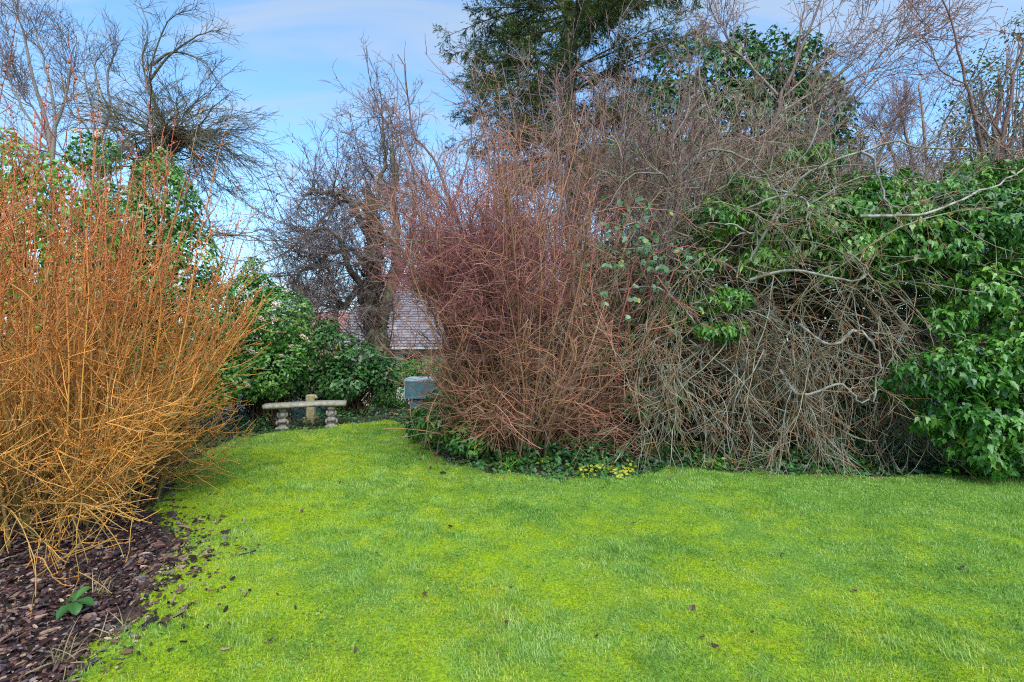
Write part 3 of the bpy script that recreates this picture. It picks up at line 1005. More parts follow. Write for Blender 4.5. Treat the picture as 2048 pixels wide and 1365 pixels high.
PALE = leaf_mat("bramble_leaf", [(0, (0.04, 0.12, 0.04)), (0.5, (0.10, 0.20, 0.09)), (0.85, (0.18, 0.29, 0.16)), (1, (0.36, 0.36, 0.34))], gloss=0.45, trans=0.25, odd=(0.34, 0.33, 0.03), odd_at=0.95)
YELLOW = leaf_mat("yellow_leaf", [(0, (0.18, 0.28, 0.02)), (0.5, (0.34, 0.36, 0.03)), (1, (0.50, 0.44, 0.04))], gloss=0.5, trans=0.3)
FRESH = leaf_mat("fresh_leaf", [(0, (0.06, 0.20, 0.015)), (0.5, (0.13, 0.32, 0.025)), (1, (0.22, 0.42, 0.04))], gloss=0.4, trans=0.3)
SEED = leaf_mat("seedling_leaf", [(0, (0.025, 0.095, 0.018)), (1, (0.07, 0.18, 0.035))], gloss=0.42, trans=0.2, spec=.35)
STRAW = leaf_mat("straw_blade", [(0, (0.30, 0.22, 0.10)), (1, (0.46, 0.38, 0.20))], gloss=0.6, trans=0.2)
FLOWER = plain("cream_flower", (0.60, 0.49, 0.34), 0.8)
BERRY = plain("blue_black_berry", (0.012, 0.016, 0.026), 0.35)


# ------------------------------------------------------------------ the orange stemmed shrub
DB = np.array([-3.98, 4.2, 0.0])
dog = thing("stem_shrub", "big leafless shrub of bright orange stems tipped red, growing in the bark mulch", "shrub", DB)
P1, u1 = fork(DB, 125, 0.5, (2, 38), (3.35, 2.4), 16, 0.035, (0, 0, 0.012))
Pv, _ = fork(DB + [.1, 0, 0], 55, .75, (0, 17), (3.5, 3.35), 16, 0.028, (0, 0, 0.015))
P1 = np.concatenate([P1, Pv])
P1b, _ = fork(DB, 80, 0.6, (32, 66), (1.7, 1.0), 13, 0.06, (0, 0, -0.006))
az_ = rng.uniform(-1.9, -.45, 34)
b_ = DB + np.stack([np.cos(az_) * .7, np.sin(az_) * .7, 0 * az_ + .25], 1)
Pf = grow(b_, np.stack([np.cos(az_), np.sin(az_), rng.uniform(.25, .8, 34)], 1), rng.uniform(1.2, 1.9, 34), 13, .10, (0, 0, -.05), .03)
P1b = np.concatenate([P1b, Pf[Pf[:, :, 2].min(1) > .03]])


def dog_keep(p):
    return (p[..., 0] < -2.90 + .72 * np.clip(p[..., 2] / 1.5, 0, 1) + .75 * np.clip((3.7 - p[..., 1]) / 1.1, 0, 1))


P1 = P1[dog_keep(P1).all(1)]
P1b = P1b[dog_keep(P1b).all(1)]
tl = np.clip(P1[:, :, 2] / 3.3, 0, 1)
mb = MB()
t_ = tint_of(P1); t_[..., 1] = tl; tubes(mb, P1, rng.uniform(0.005, 0.0135, len(P1)), 0.0026, 4, t_)
t_ = tint_of(P1b, 0.1, 0.55); tubes(mb, P1b, rng.uniform(0.003, 0.007, len(P1b)), 0.0020, 4, t_)
mb.build("stems", DOG, dog)
low = lambda p: p[:, 2] > 0.06
P2 = sprout(P1, 11, (0.12, 0.85), (34, 12), (0.30, 0.75), 7, 0.07, (0, 0, 0.05), 0.45, keep=low)
P2b = sprout(P1b, 13, (0.25, 0.98), (42, 15), (0.25, 0.65), 7, 0.11, (0, 0, 0.0), 0.3, keep=low)
A2 = cat(P2, P2b)
A2 = A2[dog_keep(A2).all(1) | (rng.random(len(A2)) < .08)]
hgt = lambda P: np.clip(P[:, :, 2] / 3.3, 0, 1)
mb = MB()
t_ = tint_of(A2); t_[..., 1] = np.clip(hgt(A2) * 0.85 + 0.12 + .1 * rng.random((len(A2), 1)), 0, 1); tubes(mb, A2, rng.uniform(0.0024, 0.0052, len(A2)), 0.0018, 3, t_)
P3 = sprout(A2, 3, (0.25, 1.0), (40, 14), (0.10, 0.32), 5, 0.09, (0, 0, 0.03), 0.2, keep=low)
t_ = tint_of(P3); t_[..., 1] = np.clip(hgt(P3) * 0.7 + 0.22 + .12 * rng.random((len(P3), 1)), 0, 1); tubes(mb, P3, 0.0030, 0.0017, 3, t_)
mb.build("twigs", DOG, dog)
mb = MB()
q, _ = along(P1, 34, (0.45, 1.0)); buds(mb, q + rng.normal(0, 0.007, q.shape), 0.0088, 0.8)
q, _ = along(A2, 5, (0.2, 1.0)); buds(mb, q + rng.normal(0, 0.004, q.shape), 0.0058, 0.4)
buds(mb, P3[:, -1], 0.0055, 0.2); q, _ = along(P3, 2, (0.2, .9)); buds(mb, q, 0.005, 0.1)
mb.build("buds", DOGBUD, dog)


# ------------------------------------------------------------------ leafy shrubs on the left
def flower_heads(parent, pts, size, name="flower_cluster"):
    mb = MB()
    k = 60
    d = norm(rng.normal(0, 1, (k, 3)) + UP * 0.5)
    buds(mb, d * [1, 1, 0.5] * rng.uniform(.5, 1.1, (k, 1)), 0.17)
    first = mb.build(name, FLOWER, parent)
    for i, p in enumerate(pts):
        o = first if i == 0 else first.copy()
        if i:
            COL.objects.link(o)
            o.parent = parent
        o.matrix_parent_inverse = parent.matrix_basis.inverted()
        o.location = [float(v) for v in p]
        s = size * rng.uniform(0.6, 1.2)
        o.scale = (s, s, s)
        o.rotation_euler = [float(v) for v in rng.normal(0, 0.4, 3)]


def front_points(p, o, n, zmin=0.4, ycut=-0.15):
    k = np.where((o[:, 1] < ycut) & (p[:, 2] > zmin) & (o[:, 2] > -0.3))[0]
    k = rng.choice(k, min(n, len(k)), replace=False)
    return p[k] + o[k] * 0.05


def B(px, py, d, rx, rz, ry=None):
    """a lump of crown centred at photo pixel px, py at distance d"""
    return (W(px, py, d), rx, rx if ry is None else ry, rz)


bl = [B(505, 590, 9.2, .42, .42), B(560, 640, 9.0, .55, .55), B(500, 680, 9.1, .6, .6), B(540, 740, 9.0, .60, .48), B(450, 730, 9.2, .6, .55), B(590, 700, 9.1, .36, .45), B(505, 545, 9.3, .20, .28), B(440, 620, 9.5, .5, .6), B(480, 770, 8.9, .6, .35), B(575, 765, 9.75, .4, .38), B(545, 690, 9.5, .6, .7)]
v1 = thing("flowering_shrub", "rounded dark evergreen shrub with cream flower heads behind the left end of the stone bench", "shrub", (W(530, 0, 9.2)[0], 9.2, 0))
mb = MB(); p, o = blob_foliage(mb, bl, 1000, (0.05, 0.085), LEAF_OVAL, droop=0.25, wide=1.15); mb.build("foliage", VIB, v1)
mb = MB(); blob_stems(mb, v1.location, bl, 14, (0.014, 0.004)); mb.build("stems", HEDGEWOOD, v1)
flower_heads(v1, front_points(p, o, 80), 0.07)

bl = [B(330, 400, 7.6, .50, .55), B(300, 470, 7.4, .6, .5), B(240, 440, 7.6, .55, .5), B(370, 520, 7.6, .5, .5), B(300, 590, 7.3, .8, .6), B(390, 640, 7.6, .6, .6), B(210, 600, 7.2, .7, .7), B(330, 740, 7.2, .8, .6), B(200, 760, 7.0, .8, .6), B(420, 760, 7.6, .5, .5), B(190, 310, 8.0, .35, .3), B(330, 335, 7.8, .25, .25)]
v2 = thing("flowering_shrub", "tall dark evergreen shrub with flower heads rising behind the orange stems under the pollarded tree", "shrub", (W(300, 0, 7.5)[0], 7.5, 0))
mb = MB(); p, o = blob_foliage(mb, bl, 800, (0.05, 0.085), LEAF_OVAL, droop=0.25, wide=1.15); mb.build("foliage", VIB, v2)
mb = MB(); blob_stems(mb, v2.location, bl, 10, (0.02, 0.005)); mb.build("stems", HEDGEWOOD, v2)
flower_heads(v2, front_points(p, o, 60, 2.2), 0.058)

bl = [B(40, 330, 6.4, .42, .30), B(110, 390, 6.5, .48, .40), B(30, 430, 6.3, .5, .5), B(150, 460, 6.5, .45, .45), B(-60, 420, 6.4, .6, .6), B(60, 540, 6.3, .7, .55), B(170, 560, 6.5, .5, .5), B(-80, 560, 6.3, .7, .6), B(20, 670, 6.2, .7, .6), B(-120, 700, 6.2, .7, .7), B(40, 800, 6.0, .8, .5), B(20, 285, 6.5, .14, .16), B(150, 690, 6.3, .6, .5)]
v3 = thing("leafy_shrub", "light green leafy shrub showing above and behind the orange stems, beside the taller evergreen", "shrub", (W(40, 0, 6.4)[0], 6.4, 0))
mb = MB(); blob_foliage(mb, bl, 300, (0.07, 0.12), LEAF_OVAL, droop=0.4, wide=1.1); mb.build("foliage", BRIGHT, v3)
mb = MB(); blob_stems(mb, v3.location, bl, 7, (0.02, 0.005)); mb.build("stems", HEDGEWOOD, v3)

# ivy bank behind the bench, below the leaning tree
bl = [B(625, 720, 10.3, .42, .4), B(660, 700, 10.4, .50, .48), B(720, 720, 10.3, .55, .40), B(690, 760, 10.1, .65, .35), B(765, 745, 10.2, .35, .32), B(640, 770, 10.2, .5, .3), B(655, 660, 10.6, .26, .22)]
v4 = thing("ivy_bank", "dark bushy mound of ivy at the foot of the leaning tree behind the bench", "ivy", (W(700, 0, 10.3)[0], 10.3, 0))
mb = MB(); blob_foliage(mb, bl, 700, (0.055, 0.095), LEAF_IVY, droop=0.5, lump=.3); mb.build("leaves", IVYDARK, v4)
mb = MB(); blob_stems(mb, v4.location, bl, 40, (0.008, 0.003), 0.12); mb.build("stems", HEDGEWOOD, v4)
bl = [B(800, 745, 12.4, .5, .32), B(850, 738, 12.6, .65, .28), B(930, 735, 12.8, .8, .32), B(1020, 720, 12.8, .8, .5), B(840, 785, 12.2, 1.2, .42), B(960, 790, 12.2, 1.1, .4)]
v5 = thing("low_hedge", "low dark hedge under the house window, seen through the bare brown shrub", "hedge", (W(860, 0, 12.6)[0], 12.6, -.1))
mb = MB(); blob_foliage(mb, bl, 1000, (0.05, 0.09), LEAF_OVAL, floor=-.4, lump=.1); mb.build("foliage", VIB, v5)

# ------------------------------------------------------------------ bare trees
def from_polys(polys, n=14, jitter=0.03):
    return [poly(p, n, jitter) for p in polys]


def bare_tree(name, label, limbs, mat, l1, l2, l3, loc, buds_n=0, bud_mat=None, bud_size=.012, trunk_sides=9, category="tree", twig_mat=None):
    """limbs: (points, r0, r1); the first limb is the trunk. l1, l2, l3: keyword sets for sprout plus r"""
    t = thing(name, label, category, loc)
    Ps = []
    mbt = MB()
    for i, (pts, r0, r1) in enumerate(limbs):
        P = poly(pts, 16, 0.02)[None]
        tubes(mbt, P, r0, r1, trunk_sides if i == 0 else 6, tint_of(P, 0, 0.4))
        Ps.append(P[0])
        if i == 0:
            mbt.build("trunk", mat, t); mbt = MB()
    if mbt.n:
        mbt.build("limbs", mat, t)
    P = np.stack(Ps)
    mb = MB()
    last = None
    for lv, sp in enumerate((l1, l2, l3)):
        if sp is None:
            continue
        sp = dict(sp); r = sp.pop("r"); m_ = sp.pop("m"); src = sp.pop("src", None)
        P = sprout(P if src is None else P[src], m_, **sp)
        tubes(mb, P, rng.uniform(r[0] * .75, r[0] * 1.2, len(P)), r[1], 4 if lv == 0 else 3, tint_of(P, 0.35 + 0.2 * lv, 0.6 + 0.2 * lv))
        last = P
    mb.build("branches", twig_mat or mat, t)
    if buds_n:
        mb = MB(); q, _ = along(last, buds_n, (0.1, 1)); buds(mb, q, bud_size); mb.build("buds", bud_mat or mat, t)
    return t, last


# pollarded tree with a fan of weeping shoots
D_ = 11.0
hd = W(338, 288, D_)
foot = W(278, 680, D_); foot[2] = 0
pol = thing("pollarded_tree", "pollarded tree with a dark knuckled head and a fan of fine drooping shoots", "tree", foot)
mb = MB()
P = poly([foot, W(272, 500, D_), W(270, 380, D_), W(285, 330, D_), W(315, 295, D_), hd], 20, 0.01)[None]
tubes(mb, P, 0.17, 0.11, 10, tint_of(P, 0, 0.3))
mb.build("trunk", DARKBARK, pol)
mb = MB()
V = []
for (px, py, dd, r_) in ((320, 292, 0, .19), (345, 280, -.1, .20), (300, 318, 0, .16), (362, 272, .1, .15), (330, 270, .12, .15), (280, 340, 0, .13)):
    c = W(px, py, D_ + dd)
    d = norm(rng.normal(0, 1, (900, 3)))
    p_ = c + d * r_ * rng.uniform(.7, 1.15, (900, 1))
    leaves(mb, p_, norm(d + rng.normal(0, .5, d.shape)), norm(rng.normal(0, 1, d.shape)), rng.uniform(.03, .09, 900), LEAF_LONG)
mb.build("head", DEAD, pol)
hub = np.array([W(345, 278, D_), W(365, 276, D_), W(325, 285, D_), W(305, 300, D_), W(350, 290, D_)])
N = 120
hub = np.concatenate([hub, [W(372, 262, D_), W(335, 262, D_), W(288, 325, D_), W(318, 272, D_)]])
b0 = hub[rng.integers(0, 9, N)] + rng.normal(0, .10, (N, 3))
az = rng.uniform(0, 2 * np.pi, N)
el = rng.uniform(-0.5, 1.15, N)
D0 = np.stack([np.cos(az) * np.cos(el) + 0.16, np.sin(az) * np.cos(el) * 0.8, np.sin(el)], 1)
P1 = grow(b0, D0, rng.uniform(1.3, 2.7, N) * np.where(D0[:, 0] > 0.2, 1.0, 0.85), 18, 0.075, (0.006, 0, -0.055), 0.012)
mbp = MB()
tubes(mbp, P1, rng.uniform(.008, .020, N), .004, 4, tint_of(P1, 0.3, 0.8))
P2 = sprout(P1, 15, (.25, 1), (30, 10), (.25, .75), 7, .09, (0, 0, -0.01), .3, curl=.03)
tubes(mbp, P2, .0058, .0032, 3, tint_of(P2, .6, .9))
P3 = sprout(P2, 3, (.2, 1), (38, 14), (.07, .22), 4, .12)
tubes(mbp, P3, .0042, .0028, 3, tint_of(P3, .7, 1))
lead = [poly([hd, W(322, 240, D_), W(300, 160, D_), W(318, 80, D_), W(350, 30, D_), W(400, 18, D_)], 16, .01),
        poly([hd, W(305, 200, D_ - .2), W(285, 120, D_ - .2), W(296, 60, D_ - .3), W(270, -20, D_)], 16, .01),
        poly([W(300, 160, D_), W(330, 120, D_), W(365, 90, D_), W(410, 65, D_), W(430, 60, D_)], 16, .01),
        poly([W(305, 130, D_), W(340, 105, D_), W(380, 110, D_), W(415, 130, D_), W(425, 150, D_)], 16, .01),
        poly([W(290, 310, D_), W(240, 260, D_ + .3), W(205, 190, D_ + .3), W(190, 130, D_ + .4), W(225, 85, D_ + .4)], 16, .01)]
P = np.stack(lead)
tubes(mbp, P, .032, .006, 5, tint_of(P, .2, .8))
P2 = sprout(P, 22, (.25, 1), (40, 14), (.4, 1.0), 7, .1, (0.03, 0, -0.02), .4)
tubes(mbp, P2, .0062, .003, 3, tint_of(P2, .5, .9))
P3 = sprout(P2, 5, (.2, 1), (40, 14), (.1, .35), 4, .12)
tubes(mbp, P3, .004, .0026, 3, tint_of(P3, .7, 1))
# low weeping boughs on the right
P = np.stack([poly([W(350, 300, D_), W(345, 330, D_), W(400, 400, D_), W(420, 450, D_), W(400, 480, D_ - .3)], 16, .02),
              poly([W(300, 330, D_), W(360, 380, D_), W(420, 460, D_ - .3), W(500, 475, D_ - .5), W(560, 500, D_ - .6)], 16, .02),
              poly([W(280, 380, D_), W(350, 450, D_), W(400, 470, D_ - .2), W(470, 470, D_ - .4), W(540, 455, D_ - .6)], 16, .02),
              poly([W(300, 320, D_), W(350, 350, D_), W(380, 440, D_ - .2), W(430, 490, D_ - .4), W(450, 520, D_ - .6)], 16, .02)])
tubes(mbp, P, .035, .008, 5, tint_of(P, .2, .7))
P2 = sprout(P, 26, (.25, 1), (50, 16), (.3, .9), 7, .13, (0, 0, -0.03), .3)
tubes(mbp, P2, .0062, .003, 3, tint_of(P2, .5, .9))
P3 = sprout(P2, 5, (.2, 1), (45, 14), (.1, .3), 4, .14)
tubes(mbp, P3, .004, .0028, 3, tint_of(P3, .7, 1))
mbp.build("shoots", DARKBARK, pol)

# tall bare trees at the left
T1 = dict(m=13, t=(.3, 1), ang=(34, 12), L=(.9, 2.2), n=8, wander=.09, trop=(0, 0, .05), lpow=.5, r=(.013, .005))
T2 = dict(m=7, t=(.2, 1), ang=(38, 12), L=(.3, .9), n=6, wander=.11, trop=(0, 0, .02), r=(.0065, .004))
T3 = dict(m=3, t=(.2, 1), ang=(42, 12), L=(.1, .35), n=4, wander=.12, r=(.005, .0035))
D_ = 15.0
bare_tree("bare_tree", "tall slender bare tree in the far corner, its twigs against open sky", [
    ([W(110, 700, D_), W(108, 400, D_), W(100, 280, D_), W(70, 170, D_), W(45, 60, D_), W(30, 10, D_)], .09, .012),
    ([W(104, 330, D_), W(110, 230, D_), W(90, 130, D_), W(65, 40, D_)], .06, .012),
    ([W(105, 290, D_), W(60, 240, D_), W(20, 160, D_), W(0, 90, D_)], .05, .012),
    ([W(100, 280, D_), W(130, 200, D_), W(140, 140, D_), W(155, 70, D_)], .05, .010),
    ([W(106, 350, D_), W(40, 300, D_), W(-40, 220, D_), W(-80, 150, D_)], .05, .010),
    ([W(104, 300, D_), W(70, 220, D_ + .5), W(40, 180, D_ + .5), W(10, 20, D_ + .5)], .04, .010),
], GREYBARK, T1, T2, T3, (W(110, 0, D_)[0], D_, float(gz(0, D_))), 1, GREYBARK, .011)
D_ = 17.0
bare_tree("bare_tree", "bare tree with paired upright leaders between the corner tree and the pollarded tree", [
    ([W(205, 700, D_), W(200, 420, D_), W(195, 300, D_), W(180, 200, D_), W(165, 130, D_)], .08, .014),
    ([W(196, 310, D_), W(170, 250, D_), W(140, 220, D_), W(120, 140, D_)], .05, .012),
    ([W(196, 290, D_), W(220, 220, D_), W(215, 150, D_), W(235, 90, D_)], .05, .012),
    ([W(200, 380, D_), W(160, 330, D_), W(120, 310, D_), W(80, 300, D_)], .05, .012),
    ([W(200, 360, D_), W(240, 300, D_), W(260, 270, D_), W(290, 260, D_)], .05, .012),
], GREYBARK, dict(T1, m=10), T2, T3, (W(205, 0, D_)[0], D_, float(gz(0, D_))))

# old leaning tree in front of the house
D_ = 12.0
f0 = W(770, 720, D_); f0[2] = float(gz(0, D_)) - .05
old = thing("leaning_tree", "old leaning tree with a thick dark ivied trunk in front of the tiled roof", "tree", f0)
trunk = [([f0, W(757, 690, D_), W(745, 630, D_), W(738, 590, D_), W(748, 540, D_), W(752, 480, D_), W(745, 420, D_), W(735, 385, D_)], .30, .10)]
limbs = [([W(760, 650, D_), W(775, 600, D_), W(790, 540, D_), W(792, 450, D_), W(790, 340, D_), W(785, 290, D_)], .17, .05),
         ([W(752, 500, D_), W(720, 440, D_), W(700, 400, D_ - .3), W(650, 385, D_ - .5), W(610, 390, D_ - .7)], .10, .03),
         ([W(748, 450, D_), W(720, 410, D_), W(690, 400, D_), W(650, 430, D_ - .4), W(620, 480, D_ - .6)], .07, .02),
         ([W(742, 600, D_), W(720, 575, D_), W(690, 610, D_ - .2), W(676, 600, D_ - .4), W(660, 560, D_ - .6), W(640, 530, D_ - .8)], .10, .025),
         ([W(735, 580, D_), W(700, 540, D_ - .3), W(680, 480, D_ - .5), W(640, 460, D_ - .7), W(580, 500, D_ - .8)], .09, .02),
         ([W(690, 608, D_ - .2), W(660, 615, D_ - .3), W(620, 605, D_ - .5), W(590, 600, D_ - .6)], .05, .015),
         ([W(750, 540, D_), W(700, 500, D_ - .2), W(640, 520, D_ - .4), W(590, 560, D_ - .6), W(560, 590, D_ - .6)], .07, .02),
         ([W(770, 600, D_), W(810, 520, D_ + .2), W(828, 440, D_ + .3), W(830, 360, D_ + .3)], .11, .03),
         ([W(748, 440, D_), W(760, 380, D_), W(770, 300, D_), W(760, 230, D_)], .07, .02)]
mb = MB()
P = np.stack([poly(p_[0], 18, .06) for p_ in trunk]); tubes(mb, P, .30, .11, 12, tint_of(P, 0, .3)); Pt = P
mb.build("trunk", DARKBARK, old)
mb = MB()
Ps = []
for pts, r0, r1 in limbs:
    P = poly(pts, 18, .05)[None]; tubes(mb, P, r0, r1, 7, tint_of(P, 0, .5)); Ps.append(P[0])
mb.build("limbs", DARKBARK, old)
mb = MB()
q, tq = along(Pt, 90, (0, .6))
Pi = grow(q + norm(rng.normal(0, 1, q.shape) * [1, 1, .1]) * np.interp(q[:, 2], [-.5, 4.8], [.31, .13])[:, None], UP + rng.normal(0, .35, q.shape), rng.uniform(.5, 1.4, len(q)), 9, .16, (-.02, 0, .03))
tubes(mb, Pi, .016, .006, 5, tint_of(Pi, 0, .6)); P2 = sprout(Pi, 6, (.1, 1), (60, 20), (.15, .5), 6, .16, (0, 0, -.06)); tubes(mb, P2, .006, .004, 3)
mb.build("ivy_stems", HEDGEWOOD, old)
Pl = np.stack(Ps)
mb = MB()
Pu = sprout(Pl, 20, (.3, 1), (70, 25), (.9, 2.3), 8, .08, (-.01, 0, .12), .1)      # water shoots growing straight up
tubes(mb, Pu, .012, .004, 4, tint_of(Pu, .4, .8))
Pd = sprout(cat(Pl, Pt), 36, (.12, 1), (65, 20), (.4, 1.4), 8, .16, (-.02, -.01, -.03), .1)
tubes(mb, Pd, .009, .004, 4, tint_of(Pd, .3, .7))
P2 = sprout(cat(Pu, Pd), 7, (.2, 1), (42, 14), (.2, .7), 6, .13, (0, 0, .0), .2)
tubes(mb, P2, .0058, .0034, 3, tint_of(P2, .6, .9))
P3 = sprout(P2, 3, (.2, 1), (45, 14), (.08, .3), 4, .14)
tubes(mb, P3, .0044, .003, 3, tint_of(P3, .7, 1))
mb.build("branches", GREYBARK, old)
mb = MB()
q, tq = along([Pd, P2], 2, (.3, 1))
w_ = np.exp(-((q[:, 0] - W(640, 0, 11.4)[0]) / 1.2) ** 2)
q = q[rng.random(len(q)) < w_ * .28]
leaves(mb, q, norm(-UP + rng.normal(0, .35, q.shape)), norm(rng.normal(0, 1, q.shape)), rng.uniform(.04, .085, len(q)), LEAF_LONG, wide=1.5)
mb.build("dead_leaves", leaf_mat("hanging_leaf", [(0, (.07, .03, .03)), (.6, (.15, .065, .055)), (1, (.25, .13, .09))], .6, .15), old)
mb = MB()
q, _ = along(Pt, 2600, (.0, .85)); q = q + norm(rng.normal(0, 1, q.shape) * [1, 1, .2]) * (np.interp(q[:, 2], [-.5, 4.8], [.31, .13]) * rng.uniform(.9, 1.35, len(q)))[:, None]; q[:, 1] -= .0; 
leaves(mb, q, norm(-UP + rng.normal(0, .6, q.shape)), norm(rng.normal(0, 1, q.shape)), rng.uniform(.04, .08, len(q)), LEAF_IVY)
mb.build("dead_ivy", leaf_mat("dead_ivy_leaf", [(0, (.03, .02, .015)), (.6, (.075, .045, .03)), (1, (.10, .12, .05))], .6, .1), old)

# distant bare trees at the right
D_ = 17.0
for (px, top, lab) in ((1700, 190, "bare tree behind the ivy hedge, just beyond the ivy covered tree"), (1850, 150, "far bare tree behind the hedge, next to the loose evergreen")):
    bare_tree("bare_tree", lab, [
        ([W(px, 700, D_), W(px, 460, D_), W(px + 5, 340, D_), W(px - 10, top + 40, D_), W(px - 5, top, D_)], .085, .015),
        ([W(px, 440, D_), W(px - 50, 340, D_), W(px - 80, 280, D_), W(px - 100, 250, D_)], .08, .015),
        ([W(px, 430, D_), W(px + 50, 330, D_), W(px + 80, 260, D_), W(px + 95, 220, D_)], .08, .015),
        ([W(px, 400, D_), W(px - 30, 300, D_), W(px - 45, 240, D_), W(px - 50, 200, D_)], .07, .015),
        ([W(px, 470, D_), W(px + 60, 390, D_), W(px + 100, 350, D_), W(px + 130, 330, D_)], .07, .015),
        ([W(px, 470, D_), W(px - 60, 400, D_), W(px - 110, 370, D_), W(px - 140, 330, D_)], .07, .015),
    ], PINK, dict(T1, m=20, L=(.8, 2.0)), T2, T3, (W(px, 0, D_)[0], D_, float(gz(0, D_))))

# ------------------------------------------------------------------ conifer
D_ = 14.0
cf = W(1142, 700, D_); cf[2] = float(gz(0, D_))
con = thing("conifer_tree", "tall dark conifer with yellow green tips rising behind the bare brown shrub", "tree", cf)
P = poly([cf, W(1142, 300, D_), W(1138, 100, D_), W(1136, -150, D_), W(1134, -330, D_)], 20, .02)[None]
mb = MB(); tubes(mb, P, .22, .05, 10, tint_of(P, 0, .3)); mb.build("trunk", DARKBARK, con)
NB = 150
zt = 5.4 + np.floor(rng.uniform(0, 16, NB)) * .6 + rng.normal(0, .10, NB)
az = rng.uniform(0, 2 * np.pi, NB)
Lb = np.interp(zt, [6.0, 7.5, 10, 13, 15.2], [2.2, 3.2, 3.6, 2.8, .5]) * rng.uniform(.75, 1.15, NB)
b0 = np.stack([np.full(NB, cf[0]), np.full(NB, D_), zt], 1)
D0 = np.stack([np.cos(az), np.sin(az), np.full(NB, .28)], 1)
Pb = grow(b0, D0, Lb, 12, .05, (0, 0, -.035))
mb = MB(); tubes(mb, Pb, .04, .006, 4, tint_of(Pb, .2, .6))
P2 = sprout(Pb, 26, (.22, 1), (50, 12), (.4, 1.15), 7, .06, (0, 0, -.035), .55)
P2[:, :, 2] = P2[:, :1, 2] + (P2[:, :, 2] - P2[:, :1, 2]) * .55
tubes(mb, P2, .010, .003, 3, tint_of(P2, .4, .7))
mb.build("branches", DARKBARK, con)
mb = MB()
P3 = sprout(P2, 10, (.1, 1), (36, 14), (.14, .36), 4, .1, (0, 0, -.07), .2)
q, tq = along(P3, 11, (.0, 1))
gx = rng.random(len(q))
leaves(mb, q, norm(tq + rng.normal(0, .26, q.shape) - UP * .25), norm(UP + rng.normal(0, .5, q.shape)), rng.uniform(.045, .11, len(q)), LEAF_QUAD, wide=.17)
mb.build("crown", CONIFER, con)

# ------------------------------------------------------------------ ivy clad tree
D_ = 10.5
it = thing("ivy_tree", "tree smothered in dark ivy, a rounded top behind the pale leaning stem", "tree", (W(1480, 0, D_)[0], D_, 0))
bl = [B(1390, 165, D_, .85, .75), B(1480, 150, D_, .8, .75), B(1560, 150, D_, .8, .8), B(1610, 235, D_, .85, .85), B(1340, 250, D_, .95, .9), B(1430, 260, D_, 1.0, .9), B(1530, 260, D_ - .2, 1.0, .9), B(1280, 320, D_, .8, .8), B(1400, 380, D_, 1.2, 1.1), B(1540, 390, D_, 1.2, 1.1), B(1300, 430, D_, 1.0, 1.0), B(1640, 350, D_, .9, .9), B(1480, 110, D_, .4, .3), B(1590, 120, D_, .35, .3)]
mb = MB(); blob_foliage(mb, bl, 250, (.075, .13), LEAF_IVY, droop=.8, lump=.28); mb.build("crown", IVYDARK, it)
mb = MB()
P = np.stack([poly([np.array([W(1480, 0, D_)[0], D_, -.05]), W(1485, 480, D_), W(1470, 300, D_), W(1480, 180, D_)], 14, .04), poly([np.array([W(1480, 0, D_)[0] + .1, D_, -.05]), W(1500, 450, D_), W(1560, 300, D_), W(1590, 200, D_)], 14, .04)])
tubes(mb, P, .22, .06, 8); mb.build("trunk", DARKBARK, it)

# evergreen at the right edge
D_ = 9.0
ev = thing("evergreen_tree", "loose olive green evergreen tree above the ivy hedge, its leaves against the sky", "tree", (W(1990, 0, D_)[0], D_, 0))
bl = [B(1920, 240, D_, .45, .5), B(1990, 160, D_, .5, .5), B(2040, 230, D_, .5, .6), B(1950, 330, D_, .5, .4), B(2040, 330, D_, .5, .5), B(2080, 120, D_, .5, .5), B(1950, 130, D_, .28, .3), B(2110, 260, D_, .6, .6), B(2040, 60, D_, .25, .3), B(1895, 320, D_, .35, .35)]
mb = MB(); blob_foliage(mb, bl, 190, (.05, .085), LEAF_OVAL, droop=.0, upn=.8, shell=(.35, 1.15), back=.8); mb.build("crown", OLIVE, ev)
mb = MB(); P = poly([np.array([W(1990, 0, D_)[0], D_, -.05]), W(1990, 450, D_), W(1985, 300, D_), W(2000, 150, D_)], 14, .04)[None]; tubes(mb, P, .12, .02, 7); mb.build("trunk", GREYBARK, ev)
mb = MB(); blob_stems(mb, W(1988, 380, D_), bl, 9, (.02, .004)); mb.build("branches", GREYBARK, ev)

# ------------------------------------------------------------------ bare stems at the right edge
D_ = 6.6
bare_tree("bare_sapling", "red brown bare stems standing out of the ivy hedge before the olive evergreen", [
    ([W(1985, 420, D_), W(1972, 330, D_), W(1950, 235, D_), W(1932, 165, D_), W(1908, 70, D_), W(1888, -10, D_)], .030, .008),
    ([W(1990, 440, D_), W(2000, 330, D_ - .1), W(2020, 200, D_ - .1), W(2048, 80, D_ - .1), W(2060, 0, D_)], .030, .008),
    ([W(1952, 240, D_), W(1990, 280, D_ - .2), W(2048, 330, D_ - .4), W(2080, 350, D_ - .5)], .014, .006),
    ([W(2030, 440, D_), W(2025, 340, D_), W(1990, 250, D_), W(1960, 190, D_)], .022, .006),
    ([W(2045, 430, D_), W(2048, 330, D_), W(2052, 250, D_), W(2060, 150, D_)], .022, .006),
    ([W(1935, 170, D_), W(1880, 140, D_), W(1860, 90, D_), W(1850, 50, D_)], .010, .004),
], REDSTEM, dict(m=10, t=(.15, 1), ang=(45, 16), L=(.3, .9), n=7, wander=.1, trop=(0, 0, .02), r=(.006, .003)), dict(m=5, t=(.2, 1), ang=(45, 14), L=(.1, .4), n=5, wander=.12, r=(.0035, .0022)), None,
    (W(1990, 0, D_)[0], D_, 0), 4, BUD, .007, 6, "sapling")

